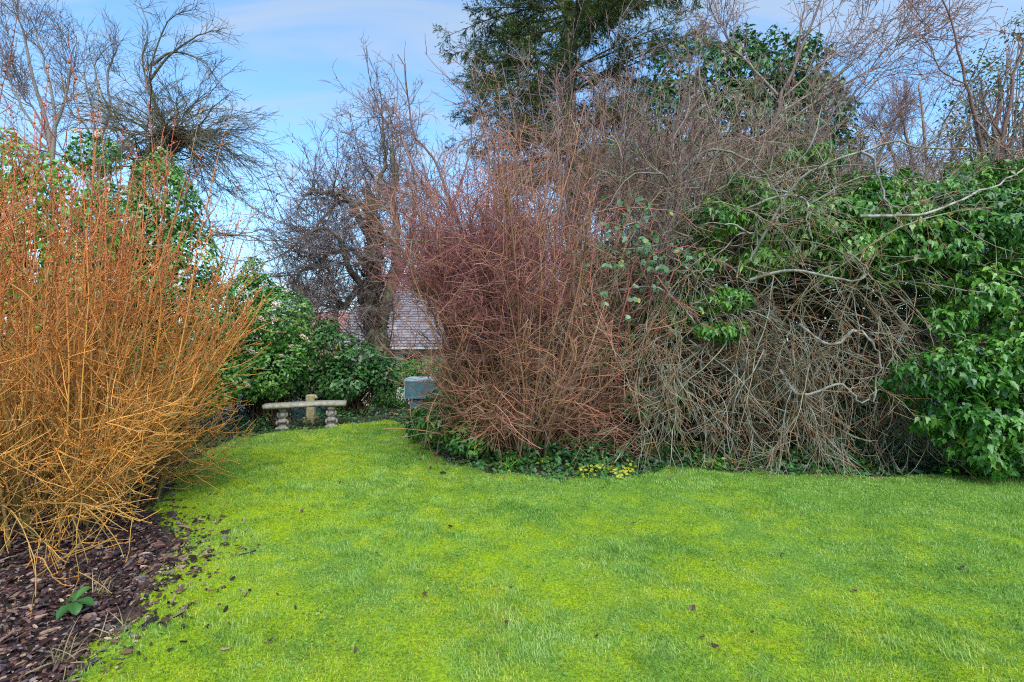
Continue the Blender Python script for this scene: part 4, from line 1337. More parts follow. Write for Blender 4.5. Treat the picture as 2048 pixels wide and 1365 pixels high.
# ------------------------------------------------------------------ central bare shrub
CB = np.array([0.10, 6.75, 0.0])
ctr = thing("bare_shrub", "great tangled red brown bare shrub in the middle, rising from low ivy and yellow leaves", "shrub", CB)
Pa, ua = fork(CB, 100, .55, (2, 27), (4.7, 3.2), 16, .05, (0, 0, .008), tpow=.8)
Pc, uc = fork(CB + [-.05, .15, 0], 100, .6, (40, 74), (1.75, 1.15), 12, .085, (0, 0, -.04))
Pc = Pc[((Pc[:, :, 0].min(1) > -.75) | (rng.random(len(Pc)) < .3)) & (Pc[:, :, 1].min(1) > 5.72) & (Pc[:, 4:, 2].min(1) > .10)]
Pm, um = fork(CB, 60, .55, (24, 46), (2.5, 2.0), 14, .06, (0, 0, -.02))
mb = MB()
tubes(mb, Pa, rng.uniform(.008, .022, len(Pa)), .004, 5, tint_of(Pa, 0, .6))
tubes(mb, Pc, rng.uniform(.005, .009, len(Pc)), .003, 4, tint_of(Pc, .1, .5))
tubes(mb, Pm, rng.uniform(.006, .012, len(Pm)), .003, 4, tint_of(Pm, .1, .6))
# a few thick old stems
P = np.stack([poly([W(1050, 890, 6.5), W(1010, 800, 6.5), W(995, 700, 6.6), W(985, 560, 6.7), W(960, 420, 6.8)], 14, .03), poly([W(1075, 880, 6.6), W(1095, 700, 6.6), W(1110, 520, 6.7), W(1130, 350, 6.9)], 14, .03),
              poly([W(1100, 860, 6.5), W(1145, 720, 6.5), W(1145, 560, 6.6), W(1130, 430, 6.8)], 14, .03), poly([W(1090, 820, 6.4), W(1170, 730, 6.3), W(1230, 640, 6.4), W(1260, 520, 6.6)], 14, .03)])
P[:, 0, 2] = -.03
tubes(mb, P, .036, .012, 7, tint_of(P, 0, .3))
mb.build("stems", TAN, ctr)
mb = MB()
allS = cat(Pa, Pm)
P2 = sprout(allS, 17, (.12, 1), (40, 14), (.30, .80), 8, .14, (0, 0, .01), .3, curl=.04, keep=low)
P2c = sprout(Pc, 12, (.2, 1), (48, 16), (.2, .5), 7, .14, (0, 0, -.02), .2, keep=lambda p: (p[:, 2] > .16) & (p[:, 1] > 5.8))
A2 = cat(P2, P2c)
A2 = A2[~((A2[:, -1, 0] < -.90) & (A2[:, -1, 2] < 2.1)) | (rng.random(len(A2)) < .22)]
tubes(mb, A2, rng.uniform(.0034, .0055, len(A2)), .0026, 3, tint_of(A2, .2, .7))
P3 = sprout(A2, 4, (.2, 1), (45, 15), (.12, .42), 5, .14, (0, 0, -.01), keep=low)
tubes(mb, P3, .0032, .0022, 3, tint_of(P3, .3, .9))
mb.build("twigs", TAN, ctr)
# the dense purple red part of the crown
mb = MB()
ctrP = W(965, 575, 6.4)


def in_purple(p):
    q = (p - np.array(ctrP)) / np.array([.95, 1.2, .90])
    return (q ** 2).sum(1) < rng.uniform(.05, 1.6, len(p))


Pp = sprout(allS, 62, (.3, 1), (48, 18), (.3, .8), 7, .12, (-.03, -.01, .01), keep=in_purple)
Pp = Pp[~((Pp[:, -1, 0] < -.82) & (Pp[:, -1, 2] < 2.15))]
tubes(mb, Pp, .0036, .0025, 3, tint_of(Pp, .0, .6))
Pq = sprout(Pp, 9, (.15, 1), (48, 16), (.12, .38), 5, .15)
Pq = Pq[~((Pq[:, -1, 0] < -.95) & (Pq[:, -1, 2] < 2.1))]
tubes(mb, Pq, .0030, .0021, 3, tint_of(Pq, .4, 1))
mb.build("fine_twigs", PURPLE, ctr)
mb = MB(); q, _ = along(P2, 1, (.3, 1)); k_ = rng.random(len(q)) < .10; q = q[k_]
leaves(mb, q, norm(rng.normal(0, 1, q.shape) - UP * .6), norm(rng.normal(0, 1, q.shape)), rng.uniform(.02, .04, len(q)), LEAF_OVAL); mb.build("withered_leaves", leaf_mat("russet_leaf", [(0, (.14, .05, .03)), (.7, (.30, .12, .05)), (1, (.36, .34, .06))], .6, .2), ctr)

# taller pale stemmed bush behind it
TB = np.array([1.25, 8.0, 0.0])
tall = thing("tall_bare_shrub", "tall bare shrub of upright pinkish grey shoots in front of the conifer", "shrub", TB)
Pa, ua = fork(TB, 80, .9, (2, 30), (6.2, 4.5), 18, .045, (0, 0, .008))
mb = MB(); tubes(mb, Pa, rng.uniform(.012, .026, len(Pa)), .004, 5, tint_of(Pa, 0, .7)); mb.build("stems", PINK, tall)
mb = MB()
P2 = sprout(Pa, 20, (.2, 1), (38, 14), (.4, 1.1), 8, .11, (0, 0, .02), .3, curl=.03)
tubes(mb, P2, .0052, .003, 3, tint_of(P2, .3, .8))
P3 = sprout(P2, 5, (.2, 1), (42, 14), (.12, .4), 5, .13)
tubes(mb, P3, .0036, .0026, 3, tint_of(P3, .5, 1))
mb.build("twigs", PINK, tall)
# dark forked stem at its left, above the purple crown
D_ = 6.4
bare_tree("bare_sapling", "dark red forked shoots leaning out over the purple crown of the middle shrub", [
    ([np.array([-.25, 6.5, 0]), W(960, 600, D_), W(905, 420, D_), W(850, 370, D_), W(800, 260, D_), W(795, 150, D_)], .024, .007),
    ([W(905, 420, D_), W(870, 320, D_), W(830, 270, D_), W(815, 180, D_), W(808, 110, D_)], .018, .006),
    ([W(905, 410, D_), W(935, 320, D_), W(945, 240, D_), W(940, 190, D_)], .012, .005),
    ([W(890, 420, D_), W(840, 400, D_), W(815, 340, D_), W(780, 250, D_)], .010, .005),
], REDSTEM, dict(m=9, t=(.3, 1), ang=(35, 12), L=(.3, .8), n=6, wander=.08, trop=(0, 0, .05), r=(.005, .003)), dict(m=4, t=(.2, 1), ang=(40, 12), L=(.1, .3), n=4, wander=.1, r=(.0032, .0022)), None, (-.25, 6.5, 0), 0, None, 0, 6, "sapling")

# ------------------------------------------------------------------ lichened shrub on the right
LB = np.array([3.2, 7.3, 0.0])
lich = thing("lichen_shrub", "wide thicket of arching grey lichened branches drooping to the lawn before the ivy hedge", "shrub", LB)
N = 95
bx = rng.uniform(1.9, 4.7, N)
b0 = np.stack([bx, rng.uniform(6.9, 7.6, N), rng.uniform(0, .5, N)], 1)
az = rng.normal(-np.pi / 2, .75, N)
el = rng.uniform(.55, 1.45, N)
D0 = np.stack([np.cos(az) * np.cos(el), np.sin(az) * np.cos(el), np.sin(el)], 1)
Pa = grow(b0, D0, rng.uniform(3.0, 5.4, N), 22, .10, (0, -.012, -.095), .02)
okk = (Pa[:, :, 2].min(1) > -.25) & (Pa[:, :, 1].min(1) > 5.25)
Pa = Pa[okk]
# drooping boughs whose tips rest near the grass
N = 155
b1 = np.stack([rng.uniform(1.55, 4.9, N), rng.uniform(6.0, 6.9, N), rng.uniform(1.2, 2.7, N)], 1)
D1 = np.stack([rng.normal(0, .45, N), rng.uniform(-.9, -.2, N), rng.uniform(-.2, .9, N)], 1)
Pd = grow(b1, D1, b1[:, 2] * rng.uniform(.9, 1.25, N) + .3, 22, .125, (0, .035, -.15), .03)
Pd = Pd[(Pd[:, :, 1].min(1) > 5.35)]
Pd[:, :, 2] = np.maximum(Pd[:, :, 2], .04 + .02 * rng.random(Pd.shape[:2]))
N = 60
b2 = np.stack([rng.uniform(1.2, 4.8, N), rng.uniform(6.4, 7.6, N), rng.uniform(2.0, 2.9, N)], 1)
D2 = np.stack([rng.normal(0, .6, N), rng.normal(-.2, .4, N), rng.uniform(.5, 1.3, N)], 1)
Pu = grow(b2, D2, rng.uniform(1.2, 2.4, N), 13, .10, (0, 0, -.02))
arch = np.stack([poly([W(1500, 520, 5.9), W(1585, 375, 5.6), W(1650, 330, 5.4), W(1735, 300, 5.3), W(1795, 282, 5.3), W(1850, 296, 5.4), W(1960, 300, 5.6)], 20, .015),
                 poly([W(1722, 303, 5.3), W(1748, 318, 5.2), W(1752, 345, 5.2), W(1768, 385, 5.15), W(1770, 400, 5.1), W(1800, 425, 5.1)], 20, .008),
                 poly([W(1720, 432, 5.2), W(1800, 432, 5.1), W(1860, 425, 5.1), W(1930, 395, 5.2), W(2000, 365, 5.3), W(2060, 330, 5.4)], 20, .012),
                 poly([W(1500, 560, 5.6), W(1580, 540, 5.4), W(1660, 555, 5.3), W(1720, 560, 5.2), W(1735, 535, 5.2), W(1705, 510, 5.2)], 20, .012),
                 poly([W(1600, 650, 5.8), W(1660, 690, 5.5), W(1715, 660, 5.4), W(1745, 690, 5.3), W(1760, 740, 5.3), W(1750, 800, 5.3)], 20, .02),
                 poly([W(1560, 740, 5.9), W(1600, 790, 5.6), W(1680, 770, 5.5), W(1720, 800, 5.4), W(1770, 780, 5.4)], 20, .02),
                 poly([W(1350, 360, 6.4), W(1420, 300, 6.2), W(1510, 330, 6.1), W(1560, 400, 6.0), W(1575, 470, 5.8)], 20, .02),
                 poly([W(1330, 330, 6.6), W(1400, 325, 6.3), W(1450, 310, 6.2), W(1480, 345, 6.1), W(1520, 360, 6.0)], 20, .02),
                 poly([W(1560, 380, 5.8), W(1610, 400, 5.5), W(1615, 430, 5.4), W(1620, 480, 5.3)], 20, .012),
                 poly([W(1240, 580, 6.2), W(1310, 575, 6.0), W(1360, 610, 5.8), W(1400, 660, 5.7)], 20, .012)])
mb = MB()
tubes(mb, Pa, rng.uniform(.012, .024, len(Pa)), .005, 5, tint_of(Pa, 0, .4))
tubes(mb, Pd, rng.uniform(.004, .011, len(Pd)), .003, 5, tint_of(Pd, 0, .45))
tubes(mb, Pu, rng.uniform(.008, .016, len(Pu)), .004, 4, tint_of(Pu, .1, .6))
mb.build("branches", LICHEN, lich)
N = 55
b3 = np.stack([rng.uniform(1.3, 4.6, N), rng.uniform(6.9, 8.2, N), rng.uniform(2.2, 3.3, N)], 1)
b3 = np.concatenate([b3, np.stack([rng.uniform(3.6, 7.2, 46), rng.uniform(6.8, 8.2, 46), rng.uniform(2.5, 3.3, 46)], 1)]); N = len(b3)
Pw = grow(b3, np.stack([rng.normal(0, .45, N), rng.normal(0, .35, N), rng.uniform(.6, 1.2, N)], 1), rng.uniform(1.2, 2.5, N) * np.where(b3[:, 0] > 4.4, .62, 1), 14, .09, (0, 0, .0), .02)
mb = MB(); tubes(mb, Pw, rng.uniform(.007, .014, N), .0035, 4, tint_of(Pw, .0, .6))
P2w = sprout(Pw, 14, (.1, 1), (38, 14), (.3, 1.0), 8, .11, (0, 0, .01), .3, curl=.03); tubes(mb, P2w, .0052, .003, 3, tint_of(P2w, .3, .8))
P3w = sprout(P2w, 4, (.2, 1), (42, 14), (.1, .38), 5, .13); tubes(mb, P3w, .0036, .0025, 3, tint_of(P3w, .5, 1))
mb.build("upper_shoots", PINK, lich)
mb = MB(); tubes(mb, arch, rng.uniform(.014, .021, len(arch)), .007, 6, tint_of(arch, 0, .6))
N = 24
bb = np.stack([rng.uniform(1.4, 3.8, N), rng.uniform(6.0, 6.6, N), rng.uniform(2.0, 3.6, N)], 1)
Pz = grow(bb, np.stack([rng.normal(0, 1, N), rng.uniform(-.9, .1, N), rng.uniform(-.1, .8, N)], 1), rng.uniform(.8, 1.9, N), 18, .17, (0, 0, -.05), .06)
Pz = Pz[Pz[:, :, 1].min(1) > 5.4]; tubes(mb, Pz, rng.uniform(.009, .016, len(Pz)), .004, 5, tint_of(Pz, 0, .8))
N = 20
bb = np.stack([rng.uniform(1.8, 4.7, N), rng.uniform(5.75, 6.2, N), rng.uniform(.5, 1.7, N)], 1)
Ph = grow(bb, np.stack([rng.normal(0, .7, N), rng.uniform(-.6, 0, N), rng.uniform(-1, .2, N)], 1), bb[:, 2] * rng.uniform(.9, 1.2, N), 16, .16, (0, .02, -.12), .05)
Ph = Ph[Ph[:, :, 1].min(1) > 5.4]; Ph[:, :, 2] = np.maximum(Ph[:, :, 2], .03); tubes(mb, Ph, rng.uniform(.005, .010, len(Ph)), .0035, 5, tint_of(Ph, 0, .8))
mb.build("arching_branches", LICHEN_PALE, lich)
mb = MB()
fr = lambda p: (p[:, 2] > .04) & (p[:, 1] > 5.25)
P2 = sprout(Pa, 13, (.2, 1), (40, 16), (.3, 1.0), 9, .17, (0, -.01, -.05), .2, curl=.07, keep=fr)
P2d = sprout(Pd, 15, (.15, .97), (30, 14), (.25, .85), 9, .12, (0, 0, -.09), .2, curl=.06, keep=fr)
P2u = sprout(Pu, 14, (.15, 1), (42, 15), (.3, .9), 7, .12, (0, 0, .02), .2)
P2a = sprout(arch, 9, (.2, 1), (55, 18), (.2, .6), 7, .14, (0, 0, -.02))
for Px in (P2, P2d, P2u, P2a):
    tubes(mb, Px, rng.uniform(.0038, .006, len(Px)), .003, 3, tint_of(Px, .3, .85))
P3 = cat(*[sprout(Px, m_, (.15, 1), (48, 16), (.10, .40), 5, .15, (0, 0, -.02), keep=low) for Px, m_ in ((P2, 2), (P2d, 2), (P2u, 4), (P2a, 4))])
tubes(mb, P3, .0034, .0023, 3, tint_of(P3, .5, 1))
mb.build("twigs", LICHEN, lich)
mb = MB()
for Px in (P2[::2], P2d[::3], P2a):
    q, _ = along(Px, 5, (.3, 1)); buds(mb, q + rng.normal(0, .004, q.shape), .0066)
q, _ = along(P3[::2], 2, (.2, 1)); buds(mb, q, .0050)
mb.build("buds", BUD, lich)

# pale stem leaning up to the right, with long whippy shoots
D_ = 7.6
bare_tree("leaning_sapling", "slim pale stem leaning up from the thicket, whippy shoots fanning against the sky", [
    ([np.array([W(1470, 0, D_)[0], D_, 0.0]), W(1480, 480, D_), W(1505, 370, D_), W(1535, 280, D_), W(1562, 200, D_), W(1590, 120, D_), W(1640, 10, D_), W(1650, -40, D_)], .050, .010),
    ([W(1555, 190, D_), W(1500, 130, D_), W(1460, 90, D_), W(1440, 30, D_)], .022, .006),
    ([W(1560, 200, D_), W(1640, 130, D_), W(1700, 80, D_), W(1750, 10, D_)], .016, .005),
    ([W(1550, 230, D_), W(1650, 170, D_), W(1740, 90, D_), W(1790, 20, D_)], .016, .005),
    ([W(1540, 270, D_), W(1650, 190, D_), W(1760, 130, D_), W(1800, 80, D_)], .016, .005),
    ([W(1530, 290, D_), W(1640, 260, D_), W(1720, 170, D_), W(1780, 90, D_), W(1850, 70, D_)], .016, .005),
    ([W(1520, 330, D_), W(1660, 270, D_), W(1750, 160, D_), W(1840, 80, D_), W(1900, 40, D_)], .014, .005),
    ([W(1590, 130, D_), W(1600, 60, D_), W(1610, 0, D_), W(1620, -40, D_)], .014, .005),
    ([W(1500, 390, D_), W(1410, 200, D_), W(1400, 100, D_), W(1430, 0, D_)], .018, .005),
], PINK, dict(m=16, t=(.2, 1), ang=(30, 12), L=(.5, 1.3), n=8, wander=.07, trop=(.02, 0, .03), lpow=.3, r=(.0065, .0035)), dict(m=6, t=(.2, 1), ang=(38, 12), L=(.15, .5), n=5, wander=.1, r=(.0042, .0028)), dict(m=2, t=(.2, 1), ang=(45, 12), L=(.06, .2), n=4, wander=.1, r=(.0034, .0024)),
    (W(1470, 0, D_)[0], D_, 0), 1, BUD, .007, 8, "sapling", PINK)

# ------------------------------------------------------------------ the ivy hedge
D_ = 6.2
hedge = thing("ivy_hedge", "broad glossy green ivy hedge with black berries standing along the right of the lawn", "hedge", (5.4, 6.6, 0))
bl = [B(1590, 470, 6.4, .50, .45), B(1640, 435, 6.5, .50, .40), B(1720, 430, 6.4, .55, .42), B(1820, 415, 6.4, .60, .45), B(1930, 410, 6.4, .60, .45), B(2040, 415, 6.4, .60, .5), B(2150, 400, 6.4, .7, .6),
      B(1690, 490, 6.1, .5, .40), B(1790, 480, 6.0, .5, .40), B(1890, 500, 5.9, .5, .42), B(1990, 480, 5.9, .55, .42), B(2090, 490, 5.9, .6, .5), B(1750, 540, 6.0, .3, .2),
      B(1945, 590, 5.7, .36, .28), B(2040, 610, 5.6, .42, .40), B(1890, 640, 5.5, .22, .15), B(2120, 640, 5.7, .5, .5),
      B(1850, 755, 5.35, .40, .26), B(1930, 745, 5.35, .36, .30), B(2010, 730, 5.3, .40, .34), B(1880, 820, 5.35, .32, .24), B(1965, 840, 5.3, .42, .32), B(2060, 800, 5.3, .42, .40), B(2130, 760, 5.3, .5, .6), B(1975, 905, 5.3, .36, .18), B(2060, 900, 5.3, .4, .22), B(2150, 880, 5.3, .4, .3),
      B(1450, 600, 5.9, .24, .14), B(1440, 660, 5.8, .24, .10), B(1430, 440, 6.3, .34, .22), B(1480, 400, 6.6, .36, .3), B(1600, 340, 7.0, .45, .35), B(1530, 520, 6.1, .28, .2), B(1330, 630, 6.5, .32, .26), B(1240, 700, 6.9, .4, .4), B(1300, 800, 6.7, .5, .3), B(1390, 520, 6.4, .28, .2), B(1400, 610, 6.6, .3, .25)]
mb = MB(); p, o = blob_foliage(mb, bl, 980, (.055, .10), LEAF_IVY, droop=1.5, upn=.5, rand=.55, lump=.55, wide=.78, nb=20); mb.build("leaves", IVY, hedge)
mb = MB()
N = 30000
x = rng.uniform(.9, 9.5, N); z = rng.uniform(0.0, 3.4, N)
yy = 7.7 + .25 * vnoise(x, z, .7, 71) - .25 + rng.normal(0, .12, N)
pp_ = np.stack([x, yy, z], 1)
keep = (vnoise(x, z, .5, 72) > .03) & (z < 2.65 + 1.0 * vnoise(x, x * 0, 1.2, 73) + .4 * (x > 3.2))
pp_ = pp_[keep]; N = len(pp_)
leaves(mb, pp_, norm(-UP + rng.normal(0, .6, (N, 3))), norm(np.array([0, -1, .5]) + rng.normal(0, .45, (N, 3))), rng.uniform(.07, .13, N), LEAF_IVY)
mb.build("inner_leaves", IVYDARK, hedge)
mb = MB()
N = 420
b0 = np.stack([rng.uniform(1.2, 8.5, N), rng.uniform(6.3, 7.5, N), rng.uniform(0, 2.2, N)], 1)
P = grow(b0, rng.normal(0, 1, (N, 3)) * [1, .4, .5], rng.uniform(.8, 2.2, N), 9, .12, (0, 0, -.02))
P = P[(P[:, :, 2].min(1) > 0) & (P[:, :, 1].min(1) > 5.6)]
tubes(mb, P, .010, .004, 4)
P2 = sprout(P, 8, (.1, 1), (50, 16), (.2, .7), 6, .14)
tubes(mb, P2, .0045, .003, 3)
mb.build("inner_stems", HEDGEWOOD, hedge)
# berries
mb = MB()
k = 22
d = norm(rng.normal(0, 1, (k, 3)))
def ball(mb, c, r, nu=7, nv=5):
    V = []
    for i in range(nv + 1):
        th = math.pi * i / nv
        for j in range(nu):
            ph = 2 * math.pi * j / nu
            V.append([c[0] + r * math.sin(th) * math.cos(ph), c[1] + r * math.sin(th) * math.sin(ph), c[2] + r * math.cos(th)])
    mb.add(V, quads=[[i * nu + j, i * nu + (j + 1) % nu, (i + 1) * nu + (j + 1) % nu, (i + 1) * nu + j] for i in range(nv) for j in range(nu)])
for v_ in d * .038:
    ball(mb, v_, .0105)
bf = mb.build("berry_cluster", BERRY, hedge)
fp = front_points(p, o, 72, .35, -.3)
fp = fp[(fp[:, 0] > 4.2)]
for i, q in enumerate(fp):
    oo = bf if i == 0 else bf.copy()
    if i:
        COL.objects.link(oo); oo.parent = hedge
    oo.matrix_parent_inverse = hedge.matrix_basis.inverted()
    oo.location = [float(v) for v in q]
    oo.rotation_euler = [float(v) for v in rng.uniform(0, 3, 3)]

# ------------------------------------------------------------------ bramble across the thicket
D_ = 5.65
br = thing("bramble", "bramble with red canes and pale green leaves scrambling through the bare thicket", "bramble", (1.6, 6.3, 0))
P = np.stack([poly([np.array([1.5, 6.6, 0]), W(1230, 700, D_), W(1180, 560, D_), W(1220, 430, D_), W(1330, 420, D_), W(1420, 470, D_)], 18, .03),
              poly([np.array([1.7, 6.5, 0]), W(1330, 600, D_), W(1360, 520, D_), W(1300, 460, D_), W(1200, 400, D_)], 18, .03),
              poly([np.array([2.0, 6.6, 0]), W(1300, 570, 5.7), W(1350, 600, 5.6), W(1400, 640, 5.6), W(1440, 670, 5.6)], 18, .02),
              poly([np.array([1.4, 6.4, 0]), W(1240, 640, D_), W(1290, 540, D_), W(1310, 480, D_), W(1290, 400, D_)], 18, .03),
              poly([np.array([1.6, 6.4, 0]), W(1260, 560, D_), W(1330, 500, D_), W(1400, 500, D_), W(1450, 540, D_)], 18, .03)])
mb = MB(); tubes(mb, P, .008, .004, 5); mb.build("canes", BRAMBLE, br)
mb = MB()
q, tq = along(P, 26, (.3, 1))
q = q + rng.normal(0, .10, q.shape)
q = np.concatenate([q[::2], W(1265, 490, D_) + rng.normal(0, 1, (34, 3)) * [.24, .25, .28], W(1310, 520, D_) + rng.normal(0, 1, (22, 3)) * [.16, .2, .2]])
q3 = np.repeat(q, 3, 0)
fan = np.tile(np.array([-.9, 0, .9]), len(q))
base_ax = norm(np.repeat(rng.normal(0, 1, q.shape) - UP * .3, 3, 0)); nn = norm(np.repeat(np.array([0, -.8, .7]) + rng.normal(0, .4, q.shape), 3, 0))
sd = np.cross(base_ax, nn)
leaves(mb, q3, norm(base_ax + sd * fan[:, None]), nn, rng.uniform(.04, .08, len(q3)), LEAF_OVAL, wide=1.45)
mb.build("leaves", PALE, br)

# ------------------------------------------------------------------ low growth
def ground_leaves(n, xr, yr, smin, smax, size, zmax, keepf, shape, upn=1.0, zpow=1.5):
    x = rng.uniform(*xr, n); y = rng.uniform(*yr, n)
    s = lawn_sdf(x, y)
    k = keepf(x, y, s)
    x, y, s = x[k], y[k], s[k]
    N = len(x)
    hz_ = zmax * np.clip((-s - .05) / .5, .12, 1) * (.4 + .9 * vnoise(x, y, .35, 81))
    z = gz(x, y) + .015 + rng.random(N) ** zpow * hz_
    p = np.stack([x, y, z], 1)
    nrm = norm(UP * upn + np.array([0, -.5, 0]) + rng.normal(0, .45, (N, 3)))
    ax = norm(rng.normal(0, 1, (N, 3)) * [1, 1, .3] + np.array([0, -.5, -.25]))
    return p, ax, nrm, rng.uniform(*size, N)


mb = MB()
k_ = lambda x, y, s: (s < .02) & (y < 8.6) & (x > -1.4) & (rng.random(len(x)) < .25 + .9 * vnoise(x, y, .5, 91)) & (rng.random(len(x)) < np.clip(1.1 + (s > -.25) * (-.45), 0, 1))
a_ = ground_leaves(30000, (-1.6, 7.0), (5.4, 8.6), 0, 0, (.04, .075), .30, k_, LEAF_IVY)
leaves(mb, *a_, LEAF_IVY)
k_ = lambda x, y, s: (s < .0) & (x < -1.5) & (x > -6.0) & (rng.random(len(x)) < .15 + 1.0 * vnoise(x, y, .5, 92))
a_ = ground_leaves(11000, (-6.0, -1.4), (6.4, 10.4), 0, 0, (.04, .07), .22, k_, LEAF_IVY)
leaves(mb, *a_, LEAF_IVY)
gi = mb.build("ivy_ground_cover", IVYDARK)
kind(tag(gi, "dark ivy carpeting the ground under the shrubs and behind the bench", "ground cover"), "stuff")

bl = [B(880, 838, 6.7, .36, .26), B(930, 800, 7.0, .5, .4), B(848, 850, 7.2, .25, .2), B(990, 790, 7.4, .6, .45), B(940, 875, 6.3, .30, .20), B(910, 760, 7.4, .3, .25)]
md = thing("ivy_mound", "fresh green leafy mound beside the bare middle shrub, next to the blue green box", "ivy", (W(890, 0, 7.1)[0], 7.1, 0))
mb = MB(); blob_foliage(mb, bl, 700, (.05, .085), LEAF_IVY, droop=.5, floor=.01); mb.build("leaves", IVY, md)

# small yellow leaved plants
def clump(name, label, cat, loc, mat, n, size, h, shape, group=None, wide=1.2, spread=.10):
    t = MB()
    st0 = np.repeat(np.array([loc]), n, 0) + rng.normal(0, spread, (n, 3)) * [1, 1, 0]
    D0 = rng.normal(0, .45, (n, 3)) + UP
    P = grow(st0, D0, rng.uniform(.5, 1.0, n) * h, 4, .1)
    th = thing(name, label, cat, loc, group)
    tubes(t, P, .0018, .0012, 3); t.build("stems", FRESH, th)
    t = MB()
    q = np.repeat(P[:, -1], 3, 0) + rng.normal(0, size * .3, (n * 3, 3)); nn = norm(UP + np.array([0, -.6, 0]) + rng.normal(0, .4, q.shape))
    leaves(t, q, norm(rng.normal(0, 1, q.shape) * [1, 1, .3]), nn, rng.uniform(size * .7, size * 1.2, len(q)), shape, wide=wide); t.build("leaves", mat, th)
    return th


for px, py, lab, nn_ in ((1180, 940, "bright yellow leafed seedling at the lawn edge, front of the middle shrub", 15), (1245, 936, "bright yellow leafed seedling at the lawn edge, beside the brightest one", 11),
                    (1025, 915, "yellow green seedling at the foot of the middle shrub's stems", 12), (1075, 918, "yellow green seedling among ivy, right of the shrub's foot", 10),
                    (1345, 900, "yellowish plant in the ivy below the thicket's drooping twigs", 8), (1258, 948, "small yellow green plant on the very edge of the grass", 8)):
    gx_, gy_ = G(px, py + 14)
    clump("yellow_plant", lab, "plant", np.array([gx_, gy_, 0.0]), YELLOW, nn_, .042, .14, LEAF_OVAL, "yellow leafed plants along the bed edge", 1.5)
for px, py, lab in ((1420, 925, "leafy bright green weed where the thicket meets the lawn"), (1915, 940, "bright green nettle-like weeds at the foot of the ivy hedge"), (2010, 945, "low bright green weeds in the corner under the hedge"), (1330, 890, "fresh green leafy plant in the ivy below the thicket")):
    gx_, gy_ = G(px, py + 14)
    clump("green_weed", lab, "weed", np.array([gx_, gy_, 0.0]), FRESH, 26, .045, .16, LEAF_OVAL, "green weeds along the hedge foot", 1.3, .13)


def blades(name, label, cat, loc, mat, n, L, w, lean=.35, spread=.05, group=None, droop=-.12):
    st0 = np.repeat(np.array([loc]), n, 0) + rng.normal(0, spread, (n, 3)) * [1, 1, 0]
    D0 = rng.normal(0, lean, (n, 3)) + UP
    P = grow(st0, D0, rng.uniform(.6, 1.1, n) * L, 7, .05, (0, 0, droop))
    mb = MB()
    T = norm(P[:, -1] - P[:, 0]); sd = norm(np.cross(T, rng.normal(0, 1, T.shape)))
    ww = (w * np.array([.7, 1, 1, .9, .7, .45, .08]))[None, :, None]
    V = np.stack([P - sd[:, None] * ww, P + sd[:, None] * ww], 2)
    q = np.array([[2 * i, 2 * i + 1, 2 * i + 3, 2 * i + 2] for i in range(6)])
    Q = (q[None] + (np.arange(n) * 14)[:, None, None]).reshape(-1, 4)
    c = np.zeros((n, 14, 3)); c[..., 0] = rng.random((n, 1)); c[..., 1] = .5
    mb.add(V.reshape(-1, 3), quads=Q, tint=c.reshape(-1, 3))
    o = mb.build(name, mat)
    tag(o, label, cat, group)
    return o


for px, py, lab, n_, L_ in ((1012, 935, "upright clump of green bulb leaves before the middle shrub's foot", 14, .26), (1120, 905, "arching green leaf blades under the middle shrub, among yellow seedlings", 22, .26), (1300, 905, "grassy arching tuft in the ivy between shrub and thicket", 40, .34)):
    gx_, gy_ = G(px, py + 8)
    blades("leaf_tuft", lab, "plant", np.array([gx_, gy_, 0.0]), FRESH, n_, L_, .006)
for px, py, lab, n_, L_ in ((205, 1195, "wispy tuft of straw grass on the bark mulch near the seedling", 26, .16), (140, 1330, "pale dry grass tuft at the mulch edge, lowest corner", 22, .20), (235, 1290, "dry green tinged grass tuft between mulch and lawn", 22, .16)):
    gx_, gy_ = G(px, py)
    blades("dry_grass_tuft", lab, "grass tuft", np.array([gx_, gy_, 0.02]), STRAW, n_, L_, .0022, .6, .035)

# broad leaved seedling in the mulch
gx_, gy_ = G(148, 1235)
sl = thing("seedling", "seedling with broad fresh green leaves growing alone in the bark mulch", "plant", (gx_, gy_, 0))
c_ = np.array([gx_, gy_, .085])
mb = MB(); P = poly([np.array([gx_, gy_, 0]), np.array([gx_ + .006, gy_, .05]), c_], 6)[None]; tubes(mb, P, .003, .0025, 5); mb.build("stem", SEED, sl)
for az_, L_, rise, sag in ((0.10, .095, .25, -.9), (2.95, .095, .20, -.9), (1.35, .075, .9, -.5), (-.75, .085, .05, -.9), (-1.75, .085, -.1, -.8), (2.1, .065, .7, -.6)):
    nu, nv = 9, 7
    u = np.linspace(0, 1, nu)[:, None] * np.ones((1, nv)); v = np.ones((nu, 1)) * np.linspace(-1, 1, nv)[None]
    half = .34 * np.sin(np.pi * np.clip(u, 0, 1) ** 1.25) ** .75 + .012
    lx = v * half; ly = .12 + u * .92
    lz = rise * ly + sag * ly ** 2 * .55 + .16 * np.abs(v) * half * 2 + .02 * np.sin(u * 19) * np.abs(v)
    ca, sa = math.cos(az_), math.sin(az_)
    V = np.stack([gx_ + L_ * (ly * ca - lx * sa), gy_ + L_ * (ly * sa + lx * ca), .085 + L_ * lz], -1).reshape(-1, 3)
    Q = [[i * nv + j, i * nv + j + 1, (i + 1) * nv + j + 1, (i + 1) * nv + j] for i in range(nu - 1) for j in range(nv - 1)]
    mb = MB(); mb.add(V, quads=Q, tint=(rng.random(), .5, .5)); mb.build("leaf", SEED, sl)

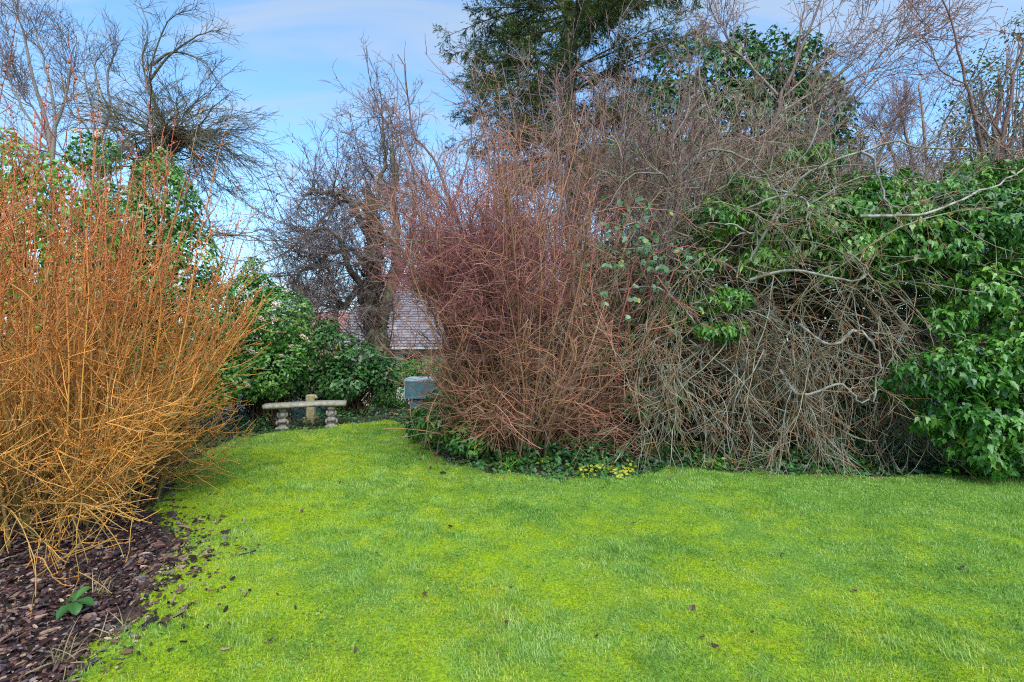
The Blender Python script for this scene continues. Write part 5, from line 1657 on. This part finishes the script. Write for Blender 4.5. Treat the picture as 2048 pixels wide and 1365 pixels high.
# ------------------------------------------------------------------ fallen leaves and scraps on the lawn
mb = MB()
leaves(mb, np.zeros((1, 3)), np.array([[1.0, 0, 0]]), np.array([[0, 0, 1.0]]), np.array([1.0]), LEAF_OVAL)
protos = [mb.build("fallen_leaf", DEAD)]
mb = MB()
leaves(mb, np.zeros((2, 3)), np.array([[1.0, 0, .2], [.6, .6, .3]]), np.array([[0, .4, 1.0], [.3, 0, 1]]), np.array([1.0, .8]), LEAF_OVAL, wide=1.5)
protos.append(mb.build("fallen_leaf", DEAD))
spots = [(680, 975, .05), (600, 1035, .04), (690, 1010, .02), (905, 1070, .05), (885, 1100, .025), (470, 1105, .03), (500, 1085, .03), (327, 1273, .045), (262, 1252, .02), (460, 1275, .03), (712, 1312, .035), (845, 1205, .04), (1030, 1195, .035),
         (1015, 1275, .03), (1468, 1025, .035), (1385, 1235, .04), (1055, 1050, .025), (750, 1120, .03), (835, 1165, .02), (1195, 1300, .03), (1230, 1165, .03), (1560, 1125, .04), (1440, 1320, .05), (1712, 1195, .03), (1410, 1300, .03), (1730, 1065, .03),
         (600, 1110, .03), (510, 915, .025), (650, 930, .02), (785, 905, .02), (820, 940, .03), (740, 990, .02), (560, 990, .02), (980, 1010, .03), (1085, 1180, .02), (1600, 1040, .03), (1850, 1100, .025), (1925, 1150, .04), (1320, 1100, .02), (1265, 1055, .03), (330, 1215, .04), (380, 1165, .03),
         (420, 1215, .02), (1500, 1290, .03), (1650, 1290, .02), (1150, 1130, .02), (1000, 1330, .02), (900, 1290, .03), (620, 1190, .02), (540, 1300, .03)]
for i, (px, py, s_) in enumerate(spots):
    x_, y_ = G(px, py)
    o = protos[i % 2] if i < 2 else protos[i % 2].copy()
    if i >= 2:
        COL.objects.link(o)
    z_ = float(lawn_z(np.array([x_]), np.array([y_]), lawn_sdf(np.array([x_]), np.array([y_])))[0])
    o.location = (x_, y_, z_ + .02)
    o.rotation_euler = (float(rng.normal(0, .3)), float(rng.normal(0, .3)), float(rng.uniform(0, 6.28)))
    o.scale = (s_, s_, s_)
    tag(o, "small withered brown leaf lying by itself on the mossy lawn", "fallen leaf", "dead leaves scattered on the lawn")
x_, y_ = G(785, 832)
mb = MB(); leaves(mb, np.zeros((3, 3)), np.array([[1.0, 0, .3], [-.5, .6, .4], [0, -.8, .3]]), np.array([[0, -.6, 1.0], [.3, -.3, 1], [0, 0, 1.]]), np.array([.10, .09, .08]), LEAF_OVAL, wide=1.8)
o = mb.build("curled_leaf", plain("rust_leaf", (.36, .13, .05), .6, 30, .3)); o.location = (x_, y_, .04)
tag(o, "rust orange curled leaf on dark soil at the far end of the lawn", "fallen leaf")
